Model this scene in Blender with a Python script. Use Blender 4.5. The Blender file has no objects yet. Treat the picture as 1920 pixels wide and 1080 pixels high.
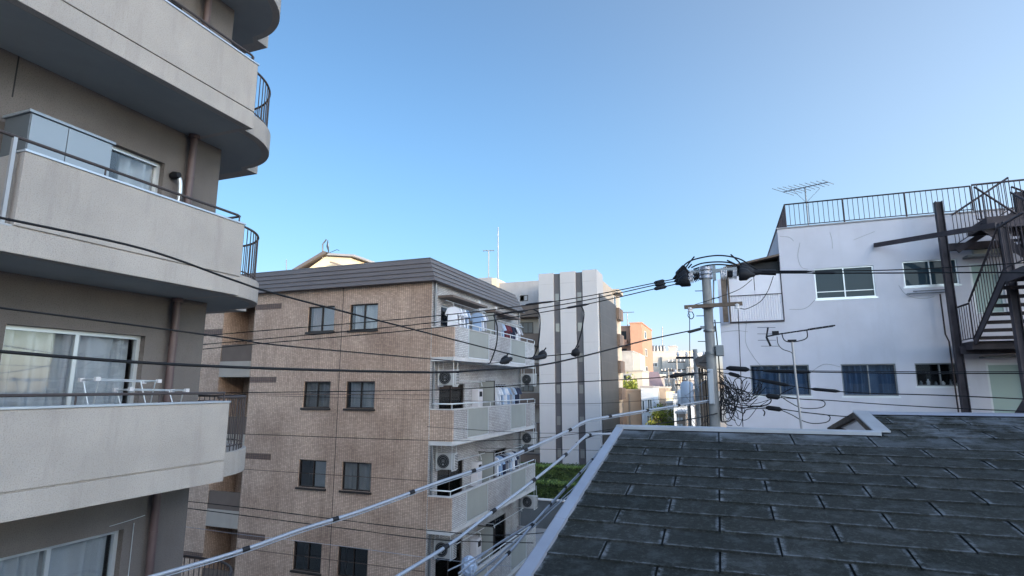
import bpy, math, random
from mathutils import Vector
R = random.Random(7)
S = bpy.context.scene
rad = math.radians
H = 9.3                      # eye height; everything below is measured from the eye, then lifted by H
# ---------------------------------------------------------------- camera
YAW, PITCH, FPX = rad(20.339), rad(9.943), 1057.5
cam = bpy.data.cameras.new('camera'); cam.sensor_width = 36; cam.lens = FPX/1920*36
cam.clip_start = .05; cam.clip_end = 3000
co = bpy.data.objects.new('camera', cam); S.collection.objects.link(co); S.camera = co
co.location = (0, 0, H); co.rotation_euler = (rad(90)+PITCH, 0, YAW)
# ---------------------------------------------------------------- world, sun, exposure
SKY_GAMMA = 1.15
SUN_EL, SUN_AZ = rad(8), rad(130)
w = bpy.data.worlds.new("World"); S.world = w; w.use_nodes = True
wn = w.node_tree; sky = wn.nodes.new('ShaderNodeTexSky'); sky.sky_type = 'NISHITA'; sky.sun_disc = False
sky.sun_elevation = SUN_EL; sky.sun_rotation = SUN_AZ; sky.air_density = 1.0; sky.dust_density = .9; sky.ozone_density = 2.3
sky.altitude = 0
hs = wn.nodes.new('ShaderNodeHueSaturation'); hs.inputs['Saturation'].default_value = 1.12; wn.links.new(sky.outputs[0], hs.inputs['Color'])
gm_ = wn.nodes.new('ShaderNodeGamma'); gm_.inputs[1].default_value = SKY_GAMMA; wn.links.new(hs.outputs[0], gm_.inputs[0])
# sky brightened on the sun's side to fill the shade, dimmed low opposite
HORIZ, GLOW = .74, 3.4
_tc = wn.nodes.new('ShaderNodeTexCoord'); _sx = wn.nodes.new('ShaderNodeSeparateXYZ'); wn.links.new(_tc.outputs['Generated'], _sx.inputs[0])
_dt = wn.nodes.new('ShaderNodeVectorMath'); _dt.operation = 'DOT_PRODUCT'; wn.links.new(_tc.outputs['Generated'], _dt.inputs[0]); _dt.inputs[1].default_value = (math.sin(SUN_AZ), math.cos(SUN_AZ), 0)
def _mr(src, a, b, c, d):
    n = wn.nodes.new('ShaderNodeMapRange'); n.interpolation_type = 'SMOOTHSTEP'; n.inputs[1].default_value = a; n.inputs[2].default_value = b; n.inputs[3].default_value = c; n.inputs[4].default_value = d; wn.links.new(src, n.inputs[0]); return n.outputs[0]
wn.links.new(_mr(_dt.outputs['Value'], -.95, -.25, 1.03, .72), hs.inputs['Saturation'])
_away = _mr(_dt.outputs['Value'], -.2, .5, 1, 0); _low = _mr(_sx.outputs[2], -.05, .6, 1, 0)
_m1 = wn.nodes.new('ShaderNodeMath'); _m1.operation = 'MULTIPLY'; wn.links.new(_away, _m1.inputs[0]); wn.links.new(_low, _m1.inputs[1])
_m2 = _mr(_m1.outputs[0], 0, 1, 1, HORIZ); _m3 = _mr(_dt.outputs['Value'], -.95, .9, 1, GLOW)
_m4 = wn.nodes.new('ShaderNodeMath'); _m4.operation = 'MULTIPLY'; wn.links.new(_m2, _m4.inputs[0]); wn.links.new(_m3, _m4.inputs[1])
_vs = wn.nodes.new('ShaderNodeVectorMath'); _vs.operation = 'SCALE'; wn.links.new(gm_.outputs[0], _vs.inputs[0]); wn.links.new(_m4.outputs[0], _vs.inputs['Scale'])
_lw = _mr(_sx.outputs[2], -.02, .30, 1, 0); _lm = wn.nodes.new('ShaderNodeMath'); _lm.operation = 'MULTIPLY'; wn.links.new(_lw, _lm.inputs[0]); wn.links.new(_away, _lm.inputs[1])
_mx = wn.nodes.new('ShaderNodeMix'); _mx.data_type = 'RGBA'; _mx.blend_type = 'MULTIPLY'; wn.links.new(_lm.outputs[0], _mx.inputs[0]); wn.links.new(_vs.outputs[0], _mx.inputs[6]); _mx.inputs[7].default_value = (1.0, .93, 1.45, 1)
wn.links.new(_mx.outputs[2], wn.nodes['Background'].inputs[0]); wn.nodes['Background'].inputs[1].default_value = .13
sl = bpy.data.lights.new('sun', 'SUN'); sl.energy = 2.4; sl.angle = rad(.5); sl.color = (1, .80, .58)
so = bpy.data.objects.new('sun', sl); S.collection.objects.link(so)
SD = Vector((math.sin(SUN_AZ)*math.cos(SUN_EL), math.cos(SUN_AZ)*math.cos(SUN_EL), math.sin(SUN_EL)))
so.rotation_euler = SD.to_track_quat('Z', 'Y').to_euler(); so.location = SD*200
S.view_settings.view_transform = 'Standard'; S.view_settings.look = 'None'
S.view_settings.exposure = 1.1; S.view_settings.gamma = 1
S.render.engine = 'CYCLES'; S.cycles.max_bounces = 6; S.cycles.transparent_max_bounces = 12
# ---------------------------------------------------------------- picture <-> place helpers
_fh = Vector((-math.sin(YAW), math.cos(YAW), 0)); _r = Vector((math.cos(YAW), math.sin(YAW), 0)); _z = Vector((0, 0, 1))
_fw = _fh*math.cos(PITCH)+_z*math.sin(PITCH); _up = _z*math.cos(PITCH)-_fh*math.sin(PITCH)
def ray(u, v): return _fw*FPX+_r*(u-960)+_up*(540-v)
def at(u, v, Y): d = ray(u, v); return d*(Y/d.y)
def ax(u, v, X): d = ray(u, v); return d*(X/d.x)
def onplane(u, v, A, B):
    d = ray(u, v); n = Vector((B.y-A.y, -(B.x-A.x), 0)); k = d.dot(n)
    return d*(A.dot(n)/k)
# ---------------------------------------------------------------- mesh builder
class MB:
    def __init__(s): s.v = []; s.f = []; s.uv = {}; s.sm = set()
    def add(s, vs, fs, smooth=False, uvs=None):
        b = len(s.v); s.v += [tuple(q) for q in vs]
        for i, f in enumerate(fs):
            if smooth: s.sm.add(len(s.f))
            if uvs: s.uv[len(s.f)] = uvs[i]
            s.f.append(tuple(b+j for j in f))
        return s
    def quad(s, *p): return s.add(p, [tuple(range(len(p)))])
    def box(s, x0, x1, y0, y1, z0, z1):
        x0, x1 = sorted((x0, x1)); y0, y1 = sorted((y0, y1)); z0, z1 = sorted((z0, z1))
        v = [(x, y, z) for z in (z0, z1) for y in (y0, y1) for x in (x0, x1)]
        return s.add(v, [(0, 2, 3, 1), (4, 5, 7, 6), (0, 1, 5, 4), (2, 6, 7, 3), (0, 4, 6, 2), (1, 3, 7, 5)])
    def bar(s, p, q, wd, ht, up=(0, 0, 1)):
        p = Vector(p); q = Vector(q); d = (q-p).normalized(); u = Vector(up)
        if abs(d.dot(u)) > .98: u = Vector((0, 1, 0))
        a = d.cross(u).normalized()*wd/2; b = a.cross(d).normalized()*ht/2
        v = [p-a-b, p+a-b, p+a+b, p-a+b, q-a-b, q+a-b, q+a+b, q-a+b]
        return s.add(v, [(0, 1, 2, 3), (7, 6, 5, 4), (0, 4, 5, 1), (1, 5, 6, 2), (2, 6, 7, 3), (3, 7, 4, 0)])
    def tube(s, pts, r, n=8, cap=True, r2=None):
        pts = [Vector(p) for p in pts]; m = len(pts); vs = []; fs = []
        prev = None
        for i, p in enumerate(pts):
            d = (pts[min(i+1, m-1)]-pts[max(i-1, 0)])
            if d.length < 1e-9: d = Vector((0, 0, 1))
            d.normalize()
            if prev is None:
                u = Vector((0, 0, 1)) if abs(d.z) < .9 else Vector((1, 0, 0)); a = d.cross(u).normalized()
            else: a = (prev-d*prev.dot(d)).normalized()
            prev = a; b = d.cross(a)
            rr = r if r2 is None else r+(r2-r)*i/(m-1)
            for k in range(n):
                t = 2*math.pi*k/n; vs.append(p+(a*math.cos(t)+b*math.sin(t))*rr)
        for i in range(m-1):
            for k in range(n):
                k2 = (k+1) % n; fs.append((i*n+k, i*n+k2, (i+1)*n+k2, (i+1)*n+k))
        s.add(vs, fs, True)
        if cap:
            s.add(vs[:n], [tuple(range(n))[::-1]]); s.add(vs[-n:], [tuple(range(n))])
        return s
    def lathe(s, p, q, prof, n=12):     # prof: (t along p->q, radius)
        p = Vector(p); q = Vector(q); d = (q-p); L = d.length; d.normalize()
        u = Vector((0, 0, 1)) if abs(d.z) < .9 else Vector((1, 0, 0)); a = d.cross(u).normalized(); b = d.cross(a)
        vs = []; fs = []
        for t, r in prof:
            for k in range(n):
                th = 2*math.pi*k/n; vs.append(p+d*(L*t)+(a*math.cos(th)+b*math.sin(th))*r)
        for i in range(len(prof)-1):
            for k in range(n):
                k2 = (k+1) % n; fs.append((i*n+k, i*n+k2, (i+1)*n+k2, (i+1)*n+k))
        s.add(vs, fs, True); s.add(vs[:n], [tuple(range(n))[::-1]]); return s.add(vs[-n:], [tuple(range(n))])
    def prism(s, poly, a, b, axis='z'):
        f = {'z': lambda p, t: (p[0], p[1], t), 'x': lambda p, t: (t, p[0], p[1]), 'y': lambda p, t: (p[0], t, p[1])}[axis]
        n = len(poly); v = [f(p, a) for p in poly]+[f(p, b) for p in poly]
        fs = [tuple(range(n))[::-1], tuple(range(n, 2*n))]+[(i, (i+1) % n, n+(i+1) % n, n+i) for i in range(n)]
        return s.add(v, fs)
    def wall(s, axis, pl, a0, a1, z0, z1, holes=(), depth=.12, back=-1):
        """sheet wall on plane axis=pl; holes (a0,a1,z0,z1) get reveals going 'depth' in direction back"""
        P = (lambda a, z, d=0: (pl+back*d, a, z)) if axis == 'x' else (lambda a, z, d=0: (a, pl+back*d, z))
        A = sorted({a0, a1, *[h[0] for h in holes], *[h[1] for h in holes]}); Zs = sorted({z0, z1, *[h[2] for h in holes], *[h[3] for h in holes]})
        A = [a for a in A if a0 <= a <= a1]; Zs = [z for z in Zs if z0 <= z <= z1]
        for i in range(len(A)-1):
            for j in range(len(Zs)-1):
                ca = (A[i]+A[i+1])/2; cz = (Zs[j]+Zs[j+1])/2
                if any(h[0] < ca < h[1] and h[2] < cz < h[3] for h in holes): continue
                s.quad(P(A[i], Zs[j]), P(A[i+1], Zs[j]), P(A[i+1], Zs[j+1]), P(A[i], Zs[j+1]))
        for h in holes:
            b0, b1, c0, c1 = h[:4]; d = depth
            for (p, q) in (((b0, c0), (b1, c0)), ((b1, c0), (b1, c1)), ((b1, c1), (b0, c1)), ((b0, c1), (b0, c0))):
                s.quad(P(*p), P(*q), P(*q, d), P(*p, d))
        return s
    def build(s, name, mt, parent=None, bevel=0, label=None):
        me = bpy.data.meshes.new(name)
        o = bpy.data.objects.new(name, me); S.collection.objects.link(o)
        off = Vector((0, 0, 0)); p = parent
        while p is not None: off += p.location; p = p.parent
        if parent is not None: o.parent = parent
        me.from_pydata([tuple(Vector(v)-off) for v in s.v], [], s.f)
        if s.uv:
            ul = me.uv_layers.new(name='UVMap')
            for pi, c in s.uv.items():
                for k, li in enumerate(me.polygons[pi].loop_indices): ul.data[li].uv = c[k]
        for pi in s.sm: me.polygons[pi].use_smooth = True
        me.materials.append(mt); me.update()
        if bevel:
            b = o.modifiers.new('bevel', 'BEVEL'); b.width = bevel; b.segments = 2; b.limit_method = 'ANGLE'
        if label: o['label'] = label
        return o
def thing(name, label, cat, loc=(0, 0, 0), group=None):
    o = bpy.data.objects.new(name, None); S.collection.objects.link(o); o.location = loc; o.empty_display_size = .2
    o['label'] = label; o['category'] = cat
    if group: o['group'] = group
    return o
def tag(o, label, cat, group=None):
    o['label'] = label; o['category'] = cat
    if group: o['group'] = group
    return o
def struct(o, kind='structure'): o['kind'] = kind; return o
def dup(root, loc, label, group=None):
    r = root.copy(); S.collection.objects.link(r); r.location = loc; r['label'] = label
    if group: r['group'] = group
    for ch in list(root.children):
        c = ch.copy(); S.collection.objects.link(c); c.parent = r
        for g in list(ch.children):
            d = g.copy(); S.collection.objects.link(d); d.parent = c
    return r
def smooth_path(P, k=6):
    P = [Vector(p) for p in P]
    if len(P) < 3: return [P[0].lerp(P[-1], i/8) for i in range(9)]
    out = []
    for i in range(len(P)-1):
        p0 = P[max(i-1, 0)]; p1 = P[i]; p2 = P[i+1]; p3 = P[min(i+2, len(P)-1)]
        for j in range(k):
            t = j/k
            out.append(.5*((2*p1)+(p2-p0)*t+(2*p0-5*p1+4*p2-p3)*t*t+(3*p1-p0-3*p2+p3)*t**3))
    out.append(P[-1]); return out
# ---------------------------------------------------------------- materials
def nodes(name):
    m = bpy.data.materials.new(name); m.use_nodes = True; t = m.node_tree
    return m, t, t.nodes['Principled BSDF'], t.links
def mixrgb(t, a, b, fac=None, mode='MIX'):
    n = t.nodes.new('ShaderNodeMix'); n.data_type = 'RGBA'; n.blend_type = mode
    def put(sock, x):
        if isinstance(x, tuple): sock.default_value = (*x[:3], 1)
        elif isinstance(x, (int, float)): sock.default_value = x
        elif x is not None: t.links.new(x, sock)
    put(n.inputs[6], a); put(n.inputs[7], b); put(n.inputs[0], fac)
    return n.outputs[2]
def noise(t, scale, vec=None, detail=4, rough=.55, stretch=None):
    n = t.nodes.new('ShaderNodeTexNoise'); n.inputs['Scale'].default_value = scale; n.inputs['Detail'].default_value = detail; n.inputs['Roughness'].default_value = rough
    tc = t.nodes.new('ShaderNodeTexCoord'); v = tc.outputs['Object'] if vec is None else vec
    if stretch:
        mp = t.nodes.new('ShaderNodeMapping'); mp.inputs['Scale'].default_value = stretch; t.links.new(v, mp.inputs[0]); v = mp.outputs[0]
    t.links.new(v, n.inputs['Vector']); return n.outputs['Fac']
def ramp(t, fac, lo, hi, a=0., b=1.):
    r = t.nodes.new('ShaderNodeMapRange'); r.inputs[1].default_value = lo; r.inputs[2].default_value = hi; r.inputs[3].default_value = a; r.inputs[4].default_value = b
    t.links.new(fac, r.inputs[0]); return r.outputs[0]
def bump(t, bs, h, strength=.3, dist=.01):
    b = t.nodes.new('ShaderNodeBump'); b.inputs['Strength'].default_value = strength; b.inputs['Distance'].default_value = dist
    t.links.new(h, b.inputs['Height']); t.links.new(b.outputs[0], bs.inputs['Normal'])
def mat(name, col, rough=.75, metal=0, var=.18, scale=1.5, grain=0, gscale=90, stain=0, dirt=(.10, .09, .08), bmp=0):
    m, t, bs, L = nodes(name)
    n = noise(t, scale, detail=5); bs.inputs['Specular IOR Level'].default_value = .5 if rough < .6 else .25
    dark = tuple(c*(1-var) for c in col); lite = tuple(min(1, c*(1+var)) for c in col)
    c = mixrgb(t, dark, lite, ramp(t, n, .3, .7))
    if grain:
        g = noise(t, gscale, detail=2); c = mixrgb(t, c, tuple(x*.45 for x in col), ramp(t, g, .5, .75, 0, grain))
    if stain:
        s1 = noise(t, 2.2, detail=6, rough=.7, stretch=(1.6, 1.6, .22)); c = mixrgb(t, c, dirt, ramp(t, s1, .52, .8, 0, stain))
    L.new(c, bs.inputs['Base Color']); bs.inputs['Roughness'].default_value = rough; bs.inputs['Metallic'].default_value = metal
    if bmp: bump(t, bs, noise(t, gscale, detail=3), bmp, .006)
    return m
def tile(name, c1, c2, mortar, bw=.1, bh=.055, mw=.007, bmp=.35, off=0., tone=.2, rough=.5):
    m, t, bs, L = nodes(name)
    tc = t.nodes.new('ShaderNodeTexCoord'); sp = t.nodes.new('ShaderNodeSeparateXYZ'); L.new(tc.outputs['Object'], sp.inputs[0])
    ad = t.nodes.new('ShaderNodeMath'); ad.operation = 'ADD'; L.new(sp.outputs[0], ad.inputs[0]); L.new(sp.outputs[1], ad.inputs[1])
    cb = t.nodes.new('ShaderNodeCombineXYZ'); L.new(ad.outputs[0], cb.inputs[0]); L.new(sp.outputs[2], cb.inputs[1])
    b = t.nodes.new('ShaderNodeTexBrick'); b.offset = off; b.squash = 1; L.new(cb.outputs[0], b.inputs['Vector'])
    b.inputs['Color1'].default_value = (*c1, 1); b.inputs['Color2'].default_value = (*c2, 1); b.inputs['Mortar'].default_value = (*mortar, 1)
    b.inputs['Scale'].default_value = 1; b.inputs['Brick Width'].default_value = bw; b.inputs['Row Height'].default_value = bh; b.inputs['Mortar Size'].default_value = mw; b.inputs['Bias'].default_value = 0
    n = noise(t, .5, detail=5); n2 = noise(t, 9, detail=2)
    c = mixrgb(t, b.outputs['Color'], (.70, .66, .64), ramp(t, n, .38, .66, 0, 1), 'MULTIPLY')
    st = noise(t, 1.6, detail=6, rough=.7, stretch=(2, 2, .18)); c = mixrgb(t, c, (.55, .52, .5), ramp(t, st, .52, .75, 0, .55), 'MULTIPLY')
    c = mixrgb(t, c, (.6, .55, .5), ramp(t, n2, .5, .7, 0, tone*2), 'MULTIPLY')
    L.new(c, bs.inputs['Base Color']); bs.inputs['Roughness'].default_value = rough
    inv = t.nodes.new('ShaderNodeMath'); inv.operation = 'SUBTRACT'; inv.inputs[0].default_value = 1; L.new(b.outputs['Fac'], inv.inputs[1])
    bump(t, bs, inv.outputs[0], bmp, .004); return m
def glass(name, tint=(.9, .92, .93), refl=.05, base=None):
    m = bpy.data.materials.new(name); m.use_nodes = True; t = m.node_tree; L = t.links
    for n in list(t.nodes):
        if n.type == 'BSDF_PRINCIPLED': t.nodes.remove(n)
    out = t.nodes['Material Output']; g = t.nodes.new('ShaderNodeBsdfGlossy'); g.inputs['Roughness'].default_value = .02
    if base is None: a = t.nodes.new('ShaderNodeBsdfTransparent'); a.inputs[0].default_value = (*tint, 1)
    else: a = t.nodes.new('ShaderNodeBsdfDiffuse'); a.inputs[0].default_value = (*base, 1)
    lw = t.nodes.new('ShaderNodeLayerWeight'); lw.inputs[0].default_value = .2
    f = ramp(t, lw.outputs['Fresnel'], 0, 1, refl, 1)
    mx = t.nodes.new('ShaderNodeMixShader'); L.new(f, mx.inputs[0]); L.new(a.outputs[0], mx.inputs[1]); L.new(g.outputs[0], mx.inputs[2]); L.new(mx.outputs[0], out.inputs[0])
    return m
def cloth(name, col, var=.1):
    m, t, bs, L = nodes(name); c = mixrgb(t, tuple(x*(1-var) for x in col), col, noise(t, 14, detail=3)); L.new(c, bs.inputs['Base Color']); bs.inputs['Roughness'].default_value = .9; return m

M = {}
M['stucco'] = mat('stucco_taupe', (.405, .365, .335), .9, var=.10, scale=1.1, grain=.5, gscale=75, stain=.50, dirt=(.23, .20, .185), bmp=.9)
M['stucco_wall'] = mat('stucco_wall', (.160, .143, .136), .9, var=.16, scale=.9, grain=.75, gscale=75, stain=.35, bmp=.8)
M['soffit'] = mat('soffit_paint', (.31, .325, .33), .9, var=.1, scale=.8, stain=.1)
M['coping'] = mat('coping_metal', (.50, .54, .60), .4, .6, var=.1)
M['railing'] = mat('railing_bronze', (.075, .062, .062), .6, .1, var=.15)
M['railgrey'] = mat('railing_grey', (.35, .35, .37), .45, .5)
M['pipe'] = mat('drain_pipe_maroon', (.105, .07, .07), .5, var=.2)
M['alu'] = mat('aluminium', (.62, .65, .68), .35, .5, var=.06)
M['bronze'] = mat('bronze_frame', (.035, .028, .025), .4, .3)
M['glass'] = glass('window_glass')
M['glass_dark'] = glass('dark_glass', base=(.035, .05, .06), refl=.05)
M['glass_teal'] = glass('teal_glass', base=(.03, .05, .065), refl=.0)
M['glass_frost'] = glass('frosted_glass', base=(.15, .155, .16), refl=.05)
M['glass_door'] = glass('door_glass', base=(.36, .46, .44), refl=.05)
M['curtain'] = cloth('curtain_white', (.52, .54, .58))
M['curtain_blue'] = cloth('curtain_blue', (.07, .13, .24))
M['curtain_grey'] = cloth('curtain_grey', (.36, .36, .37))
M['curtain_pink'] = cloth('curtain_pinkish', (.5, .44, .44))
M['locker'] = mat('locker_steel', (.27, .31, .35), .45, .25, var=.06, scale=.8)
M['locker_side'] = mat('locker_side', (.13, .15, .17), .5, .25, var=.08)
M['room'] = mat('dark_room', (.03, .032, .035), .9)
M['tile'] = tile('brick_mosaic', (.70, .515, .40), (.50, .365, .285), (.20, .15, .12), bw=.085, bh=.046, mw=.006, tone=.14)
M['tile_dk'] = tile('brown_band_tile', (.20, .125, .095), (.16, .10, .08), (.06, .045, .04), bw=.105, bh=.06, mw=.009)
M['tile_lt'] = tile('grey_tile', (.58, .575, .58), (.46, .455, .46), (.18, .18, .19), bw=.2, bh=.062, mw=.007, off=.5)
M['brown_panel'] = mat('brown_panel', (.13, .10, .085), .6, var=.12)
M['cream_panel'] = mat('cream_panel', (.36, .325, .29), .8, var=.06, stain=.15)
M['beige_panel'] = mat('beige_panel', (.30, .31, .29), .6, var=.05, stain=.06)
M['slab'] = mat('slab_concrete', (.55, .54, .54), .9, var=.12, stain=.25)
M['fascia'] = mat('metal_fascia', (.125, .110, .108), .5, 0, var=.12, scale=.7)
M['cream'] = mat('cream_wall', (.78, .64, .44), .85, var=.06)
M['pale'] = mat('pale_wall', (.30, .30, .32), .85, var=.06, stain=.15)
M['white'] = mat('white_render', (.54, .54, .60), .85, var=.10, scale=.6, stain=.34, dirt=(.44, .42, .45), bmp=.35, gscale=14)
M['clad'] = mat('ribbed_cladding', (.70, .69, .74), .6, var=.06, stain=.12)
M['wood'] = mat('weathered_wood', (.13, .10, .08), .9, var=.3, scale=6)
M['steel'] = mat('painted_steel_brown', (.058, .048, .055), .6, .2, var=.3, scale=3, grain=.3)
M['steel_grey'] = mat('galvanised_steel', (.19, .20, .215), .45, .6, var=.15)
M['tower'] = mat('tower_panel', (.33, .345, .38), .8, var=.04, scale=.25, stain=.08)
M['tower_dk'] = mat('tower_strip', (.05, .05, .06), .5, var=.1)
M['tower_tile'] = tile('tower_dark_tile', (.05, .048, .047), (.04, .04, .04), (.08, .08, .08), bw=.6, bh=.9, mw=.02, off=0, bmp=.1)
M['concrete'] = mat('grey_concrete', (.30, .31, .32), .9, var=.15, scale=.7, stain=.3)
M['antenna'] = mat('antenna_rod', (.06, .06, .065), .5)
M['polecon'] = mat('pole_concrete', (.25, .25, .25), .85, var=.15, scale=4, stain=.35)
M['rubber'] = mat('black_rubber', (.012, .013, .017), .65, var=.2)
M['wire'] = mat('wire_black', (.010, .011, .014), .65, var=.1)
M['wire_grey'] = mat('cable_grey', (.27, .30, .36), .45, .2, var=.1, scale=5)
M['porcelain'] = mat('porcelain', (.62, .60, .62), .25, var=.08)
M['orange'] = mat('orange_tile', (.33, .20, .15), .8, var=.08, stain=.1)
M['tan'] = mat('tan_wall', (.50, .37, .27), .85, var=.06, stain=.1)
M['beige'] = mat('beige_wall', (.42, .40, .37), .85, var=.06, stain=.1)
M['blue_wall'] = mat('blue_white_wall', (.46, .52, .60), .8, var=.06)
M['brown_wall'] = mat('brownish_wall', (.30, .25, .21), .85, var=.1)
M['mauve'] = mat('mauve_roof', (.17, .14, .17), .7, var=.1)
M['trim'] = mat('roof_trim_metal', (.30, .32, .39), .38, .35, var=.12, scale=1.2)
M['trim_lt'] = mat('roof_cap_metal', (.38, .40, .44), .4, .4, var=.12, scale=2)
M['asphalt'] = mat('asphalt', (.055, .056, .06), .9, var=.2, scale=.4)
M['pave'] = mat('pavement', (.26, .26, .27), .9, var=.15, scale=.5)
M['bag'] = mat('plastic_bag', (.42, .52, .70), .4, var=.25, scale=9)
M['soil'] = mat('ground_earth', (.30, .28, .26), .95, var=.2, scale=.1)
def leafmat(name, a, b):
    m, t, bs, L = nodes(name); L.new(mixrgb(t, a, b, ramp(t, noise(t, 2.3, detail=5), .35, .65)), bs.inputs['Base Color']); bs.inputs['Roughness'].default_value = .7; return m
M['hedge'] = leafmat('hedge_leaf', (.012, .03, .007), (.045, .085, .018))
M['hedge_skylit'] = leafmat('hedge_skylit_leaf', (.05, .10, .02), (.12, .20, .05))  # lighter leaf colour stands for sky light on the hedge tops
M['yard'] = mat('dark_grey_render', (.10, .115, .13), .85, var=.12, stain=.2)
M['ac'] = mat('ac_casing', (.42, .42, .42), .5, var=.08, stain=.3)
M['bush'] = leafmat('bush_leaf', (.05, .09, .012), (.30, .32, .05))
M['ivy'] = leafmat('terrace_leaf', (.10, .16, .03), (.34, .38, .07))
# shingles: granules, pale weathered edges that follow each sheet, darker blotches
def shingle_mat():
    m, t, bs, L = nodes('asphalt_shingle')
    uv = t.nodes.new('ShaderNodeUVMap'); sp = t.nodes.new('ShaderNodeSeparateXYZ'); L.new(uv.outputs[0], sp.inputs[0])
    g = noise(t, 120, detail=3, rough=.8); g2 = noise(t, 22, detail=5, rough=.75); big = noise(t, 1.3, detail=5)
    c = mixrgb(t, (.017, .019, .018), (.050, .054, .053), ramp(t, g, .3, .72))
    c = mixrgb(t, c, (.022, .025, .022), ramp(t, big, .42, .62, 0, .75)); mid_ = noise(t, 4.5, detail=6, rough=.7); c = mixrgb(t, c, (.085, .095, .10), ramp(t, mid_, .50, .68, 0, .7))
    c = mixrgb(t, c, (.10, .108, .11), ramp(t, g2, .52, .74, 0, .75))
    tc2 = t.nodes.new('ShaderNodeTexCoord'); sp2 = t.nodes.new('ShaderNodeSeparateXYZ'); L.new(tc2.outputs['Object'], sp2.inputs[0])
    ty = ramp(t, sp2.outputs[1], 2.1, 2.95); pt = ramp(t, noise(t, 1.7, detail=6, rough=.7), .44, .62); mm = t.nodes.new('ShaderNodeMath'); mm.operation = 'MULTIPLY'; L.new(ty, mm.inputs[0]); L.new(pt, mm.inputs[1])
    c = mixrgb(t, c, (.17, .19, .22), mm.outputs[0])
    sp3 = ramp(t, noise(t, 48, detail=4, rough=.85), .60, .74, 0, .75); c = mixrgb(t, c, (.17, .18, .175), sp3)
    # tone per sheet from integer part of uv
    fl = t.nodes.new('ShaderNodeMath'); fl.operation = 'FLOOR'; L.new(sp.outputs[0], fl.inputs[0])
    wn_ = t.nodes.new('ShaderNodeTexWhiteNoise'); wn_.noise_dimensions = '1D'; L.new(fl.outputs[0], wn_.inputs['W'])
    c = mixrgb(t, c, (.52, .56, .58), ramp(t, wn_.outputs[0], 0, 1, 0, .75), 'MULTIPLY')
    fr = t.nodes.new('ShaderNodeMath'); fr.operation = 'FRACT'; L.new(sp.outputs[0], fr.inputs[0])
    def edge(src, lo, hi): return ramp(t, src, lo, hi, 1, 0)
    e1 = edge(sp.outputs[1], .0, .09); e2 = edge(fr.outputs[0], .02, .05)
    one = t.nodes.new('ShaderNodeMath'); one.operation = 'SUBTRACT'; one.inputs[0].default_value = 1; L.new(fr.outputs[0], one.inputs[1]); e3 = edge(one.outputs[0], .015, .04)
    mxn = t.nodes.new('ShaderNodeMath'); mxn.operation = 'MAXIMUM'; L.new(e1, mxn.inputs[0]); L.new(e2, mxn.inputs[1])
    mx2 = t.nodes.new('ShaderNodeMath'); mx2.operation = 'MAXIMUM'; L.new(mxn.outputs[0], mx2.inputs[0]); L.new(e3, mx2.inputs[1])
    wear = ramp(t, noise(t, 9, detail=6, rough=.8), .43, .62); ml = t.nodes.new('ShaderNodeMath'); ml.operation = 'MULTIPLY'; L.new(mx2.outputs[0], ml.inputs[0]); L.new(wear, ml.inputs[1])
    c = mixrgb(t, c, (.18, .20, .225), ml.outputs[0])
    L.new(c, bs.inputs['Base Color']); bs.inputs['Roughness'].default_value = .85; bs.inputs['Specular IOR Level'].default_value = .15
    bump(t, bs, g, 1.0, .012); return m
M['shingle'] = shingle_mat()
G = -H   # street level measured from the eye
# ================================================================ SETTING
m = MB(); m.quad((-900, -300, G), (900, -300, G), (900, 1500, G), (-900, 1500, G)); struct(m.build('ground', M['soil']))
m = MB(); m.quad((-7.2, -40, G+.004), (-2.6, -40, G+.004), (-2.6, 400, G+.004), (-7.2, 400, G+.004)); struct(m.build('road', M['asphalt']))
m = MB(); m.box(-8.4, -7.2, 8, 300, G-.02, G+.12); m.box(-2.6, -1.6, 11, 300, G-.02, G+.12); struct(m.build('pavement', M['pave']))
m = MB(); m.quad((-15, 27, G+.006), (-8.5, 27, G+.006), (-8.5, 38, G+.006), (-15, 38, G+.006)); struct(m.build('parking_deck', M['pave']))
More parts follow.
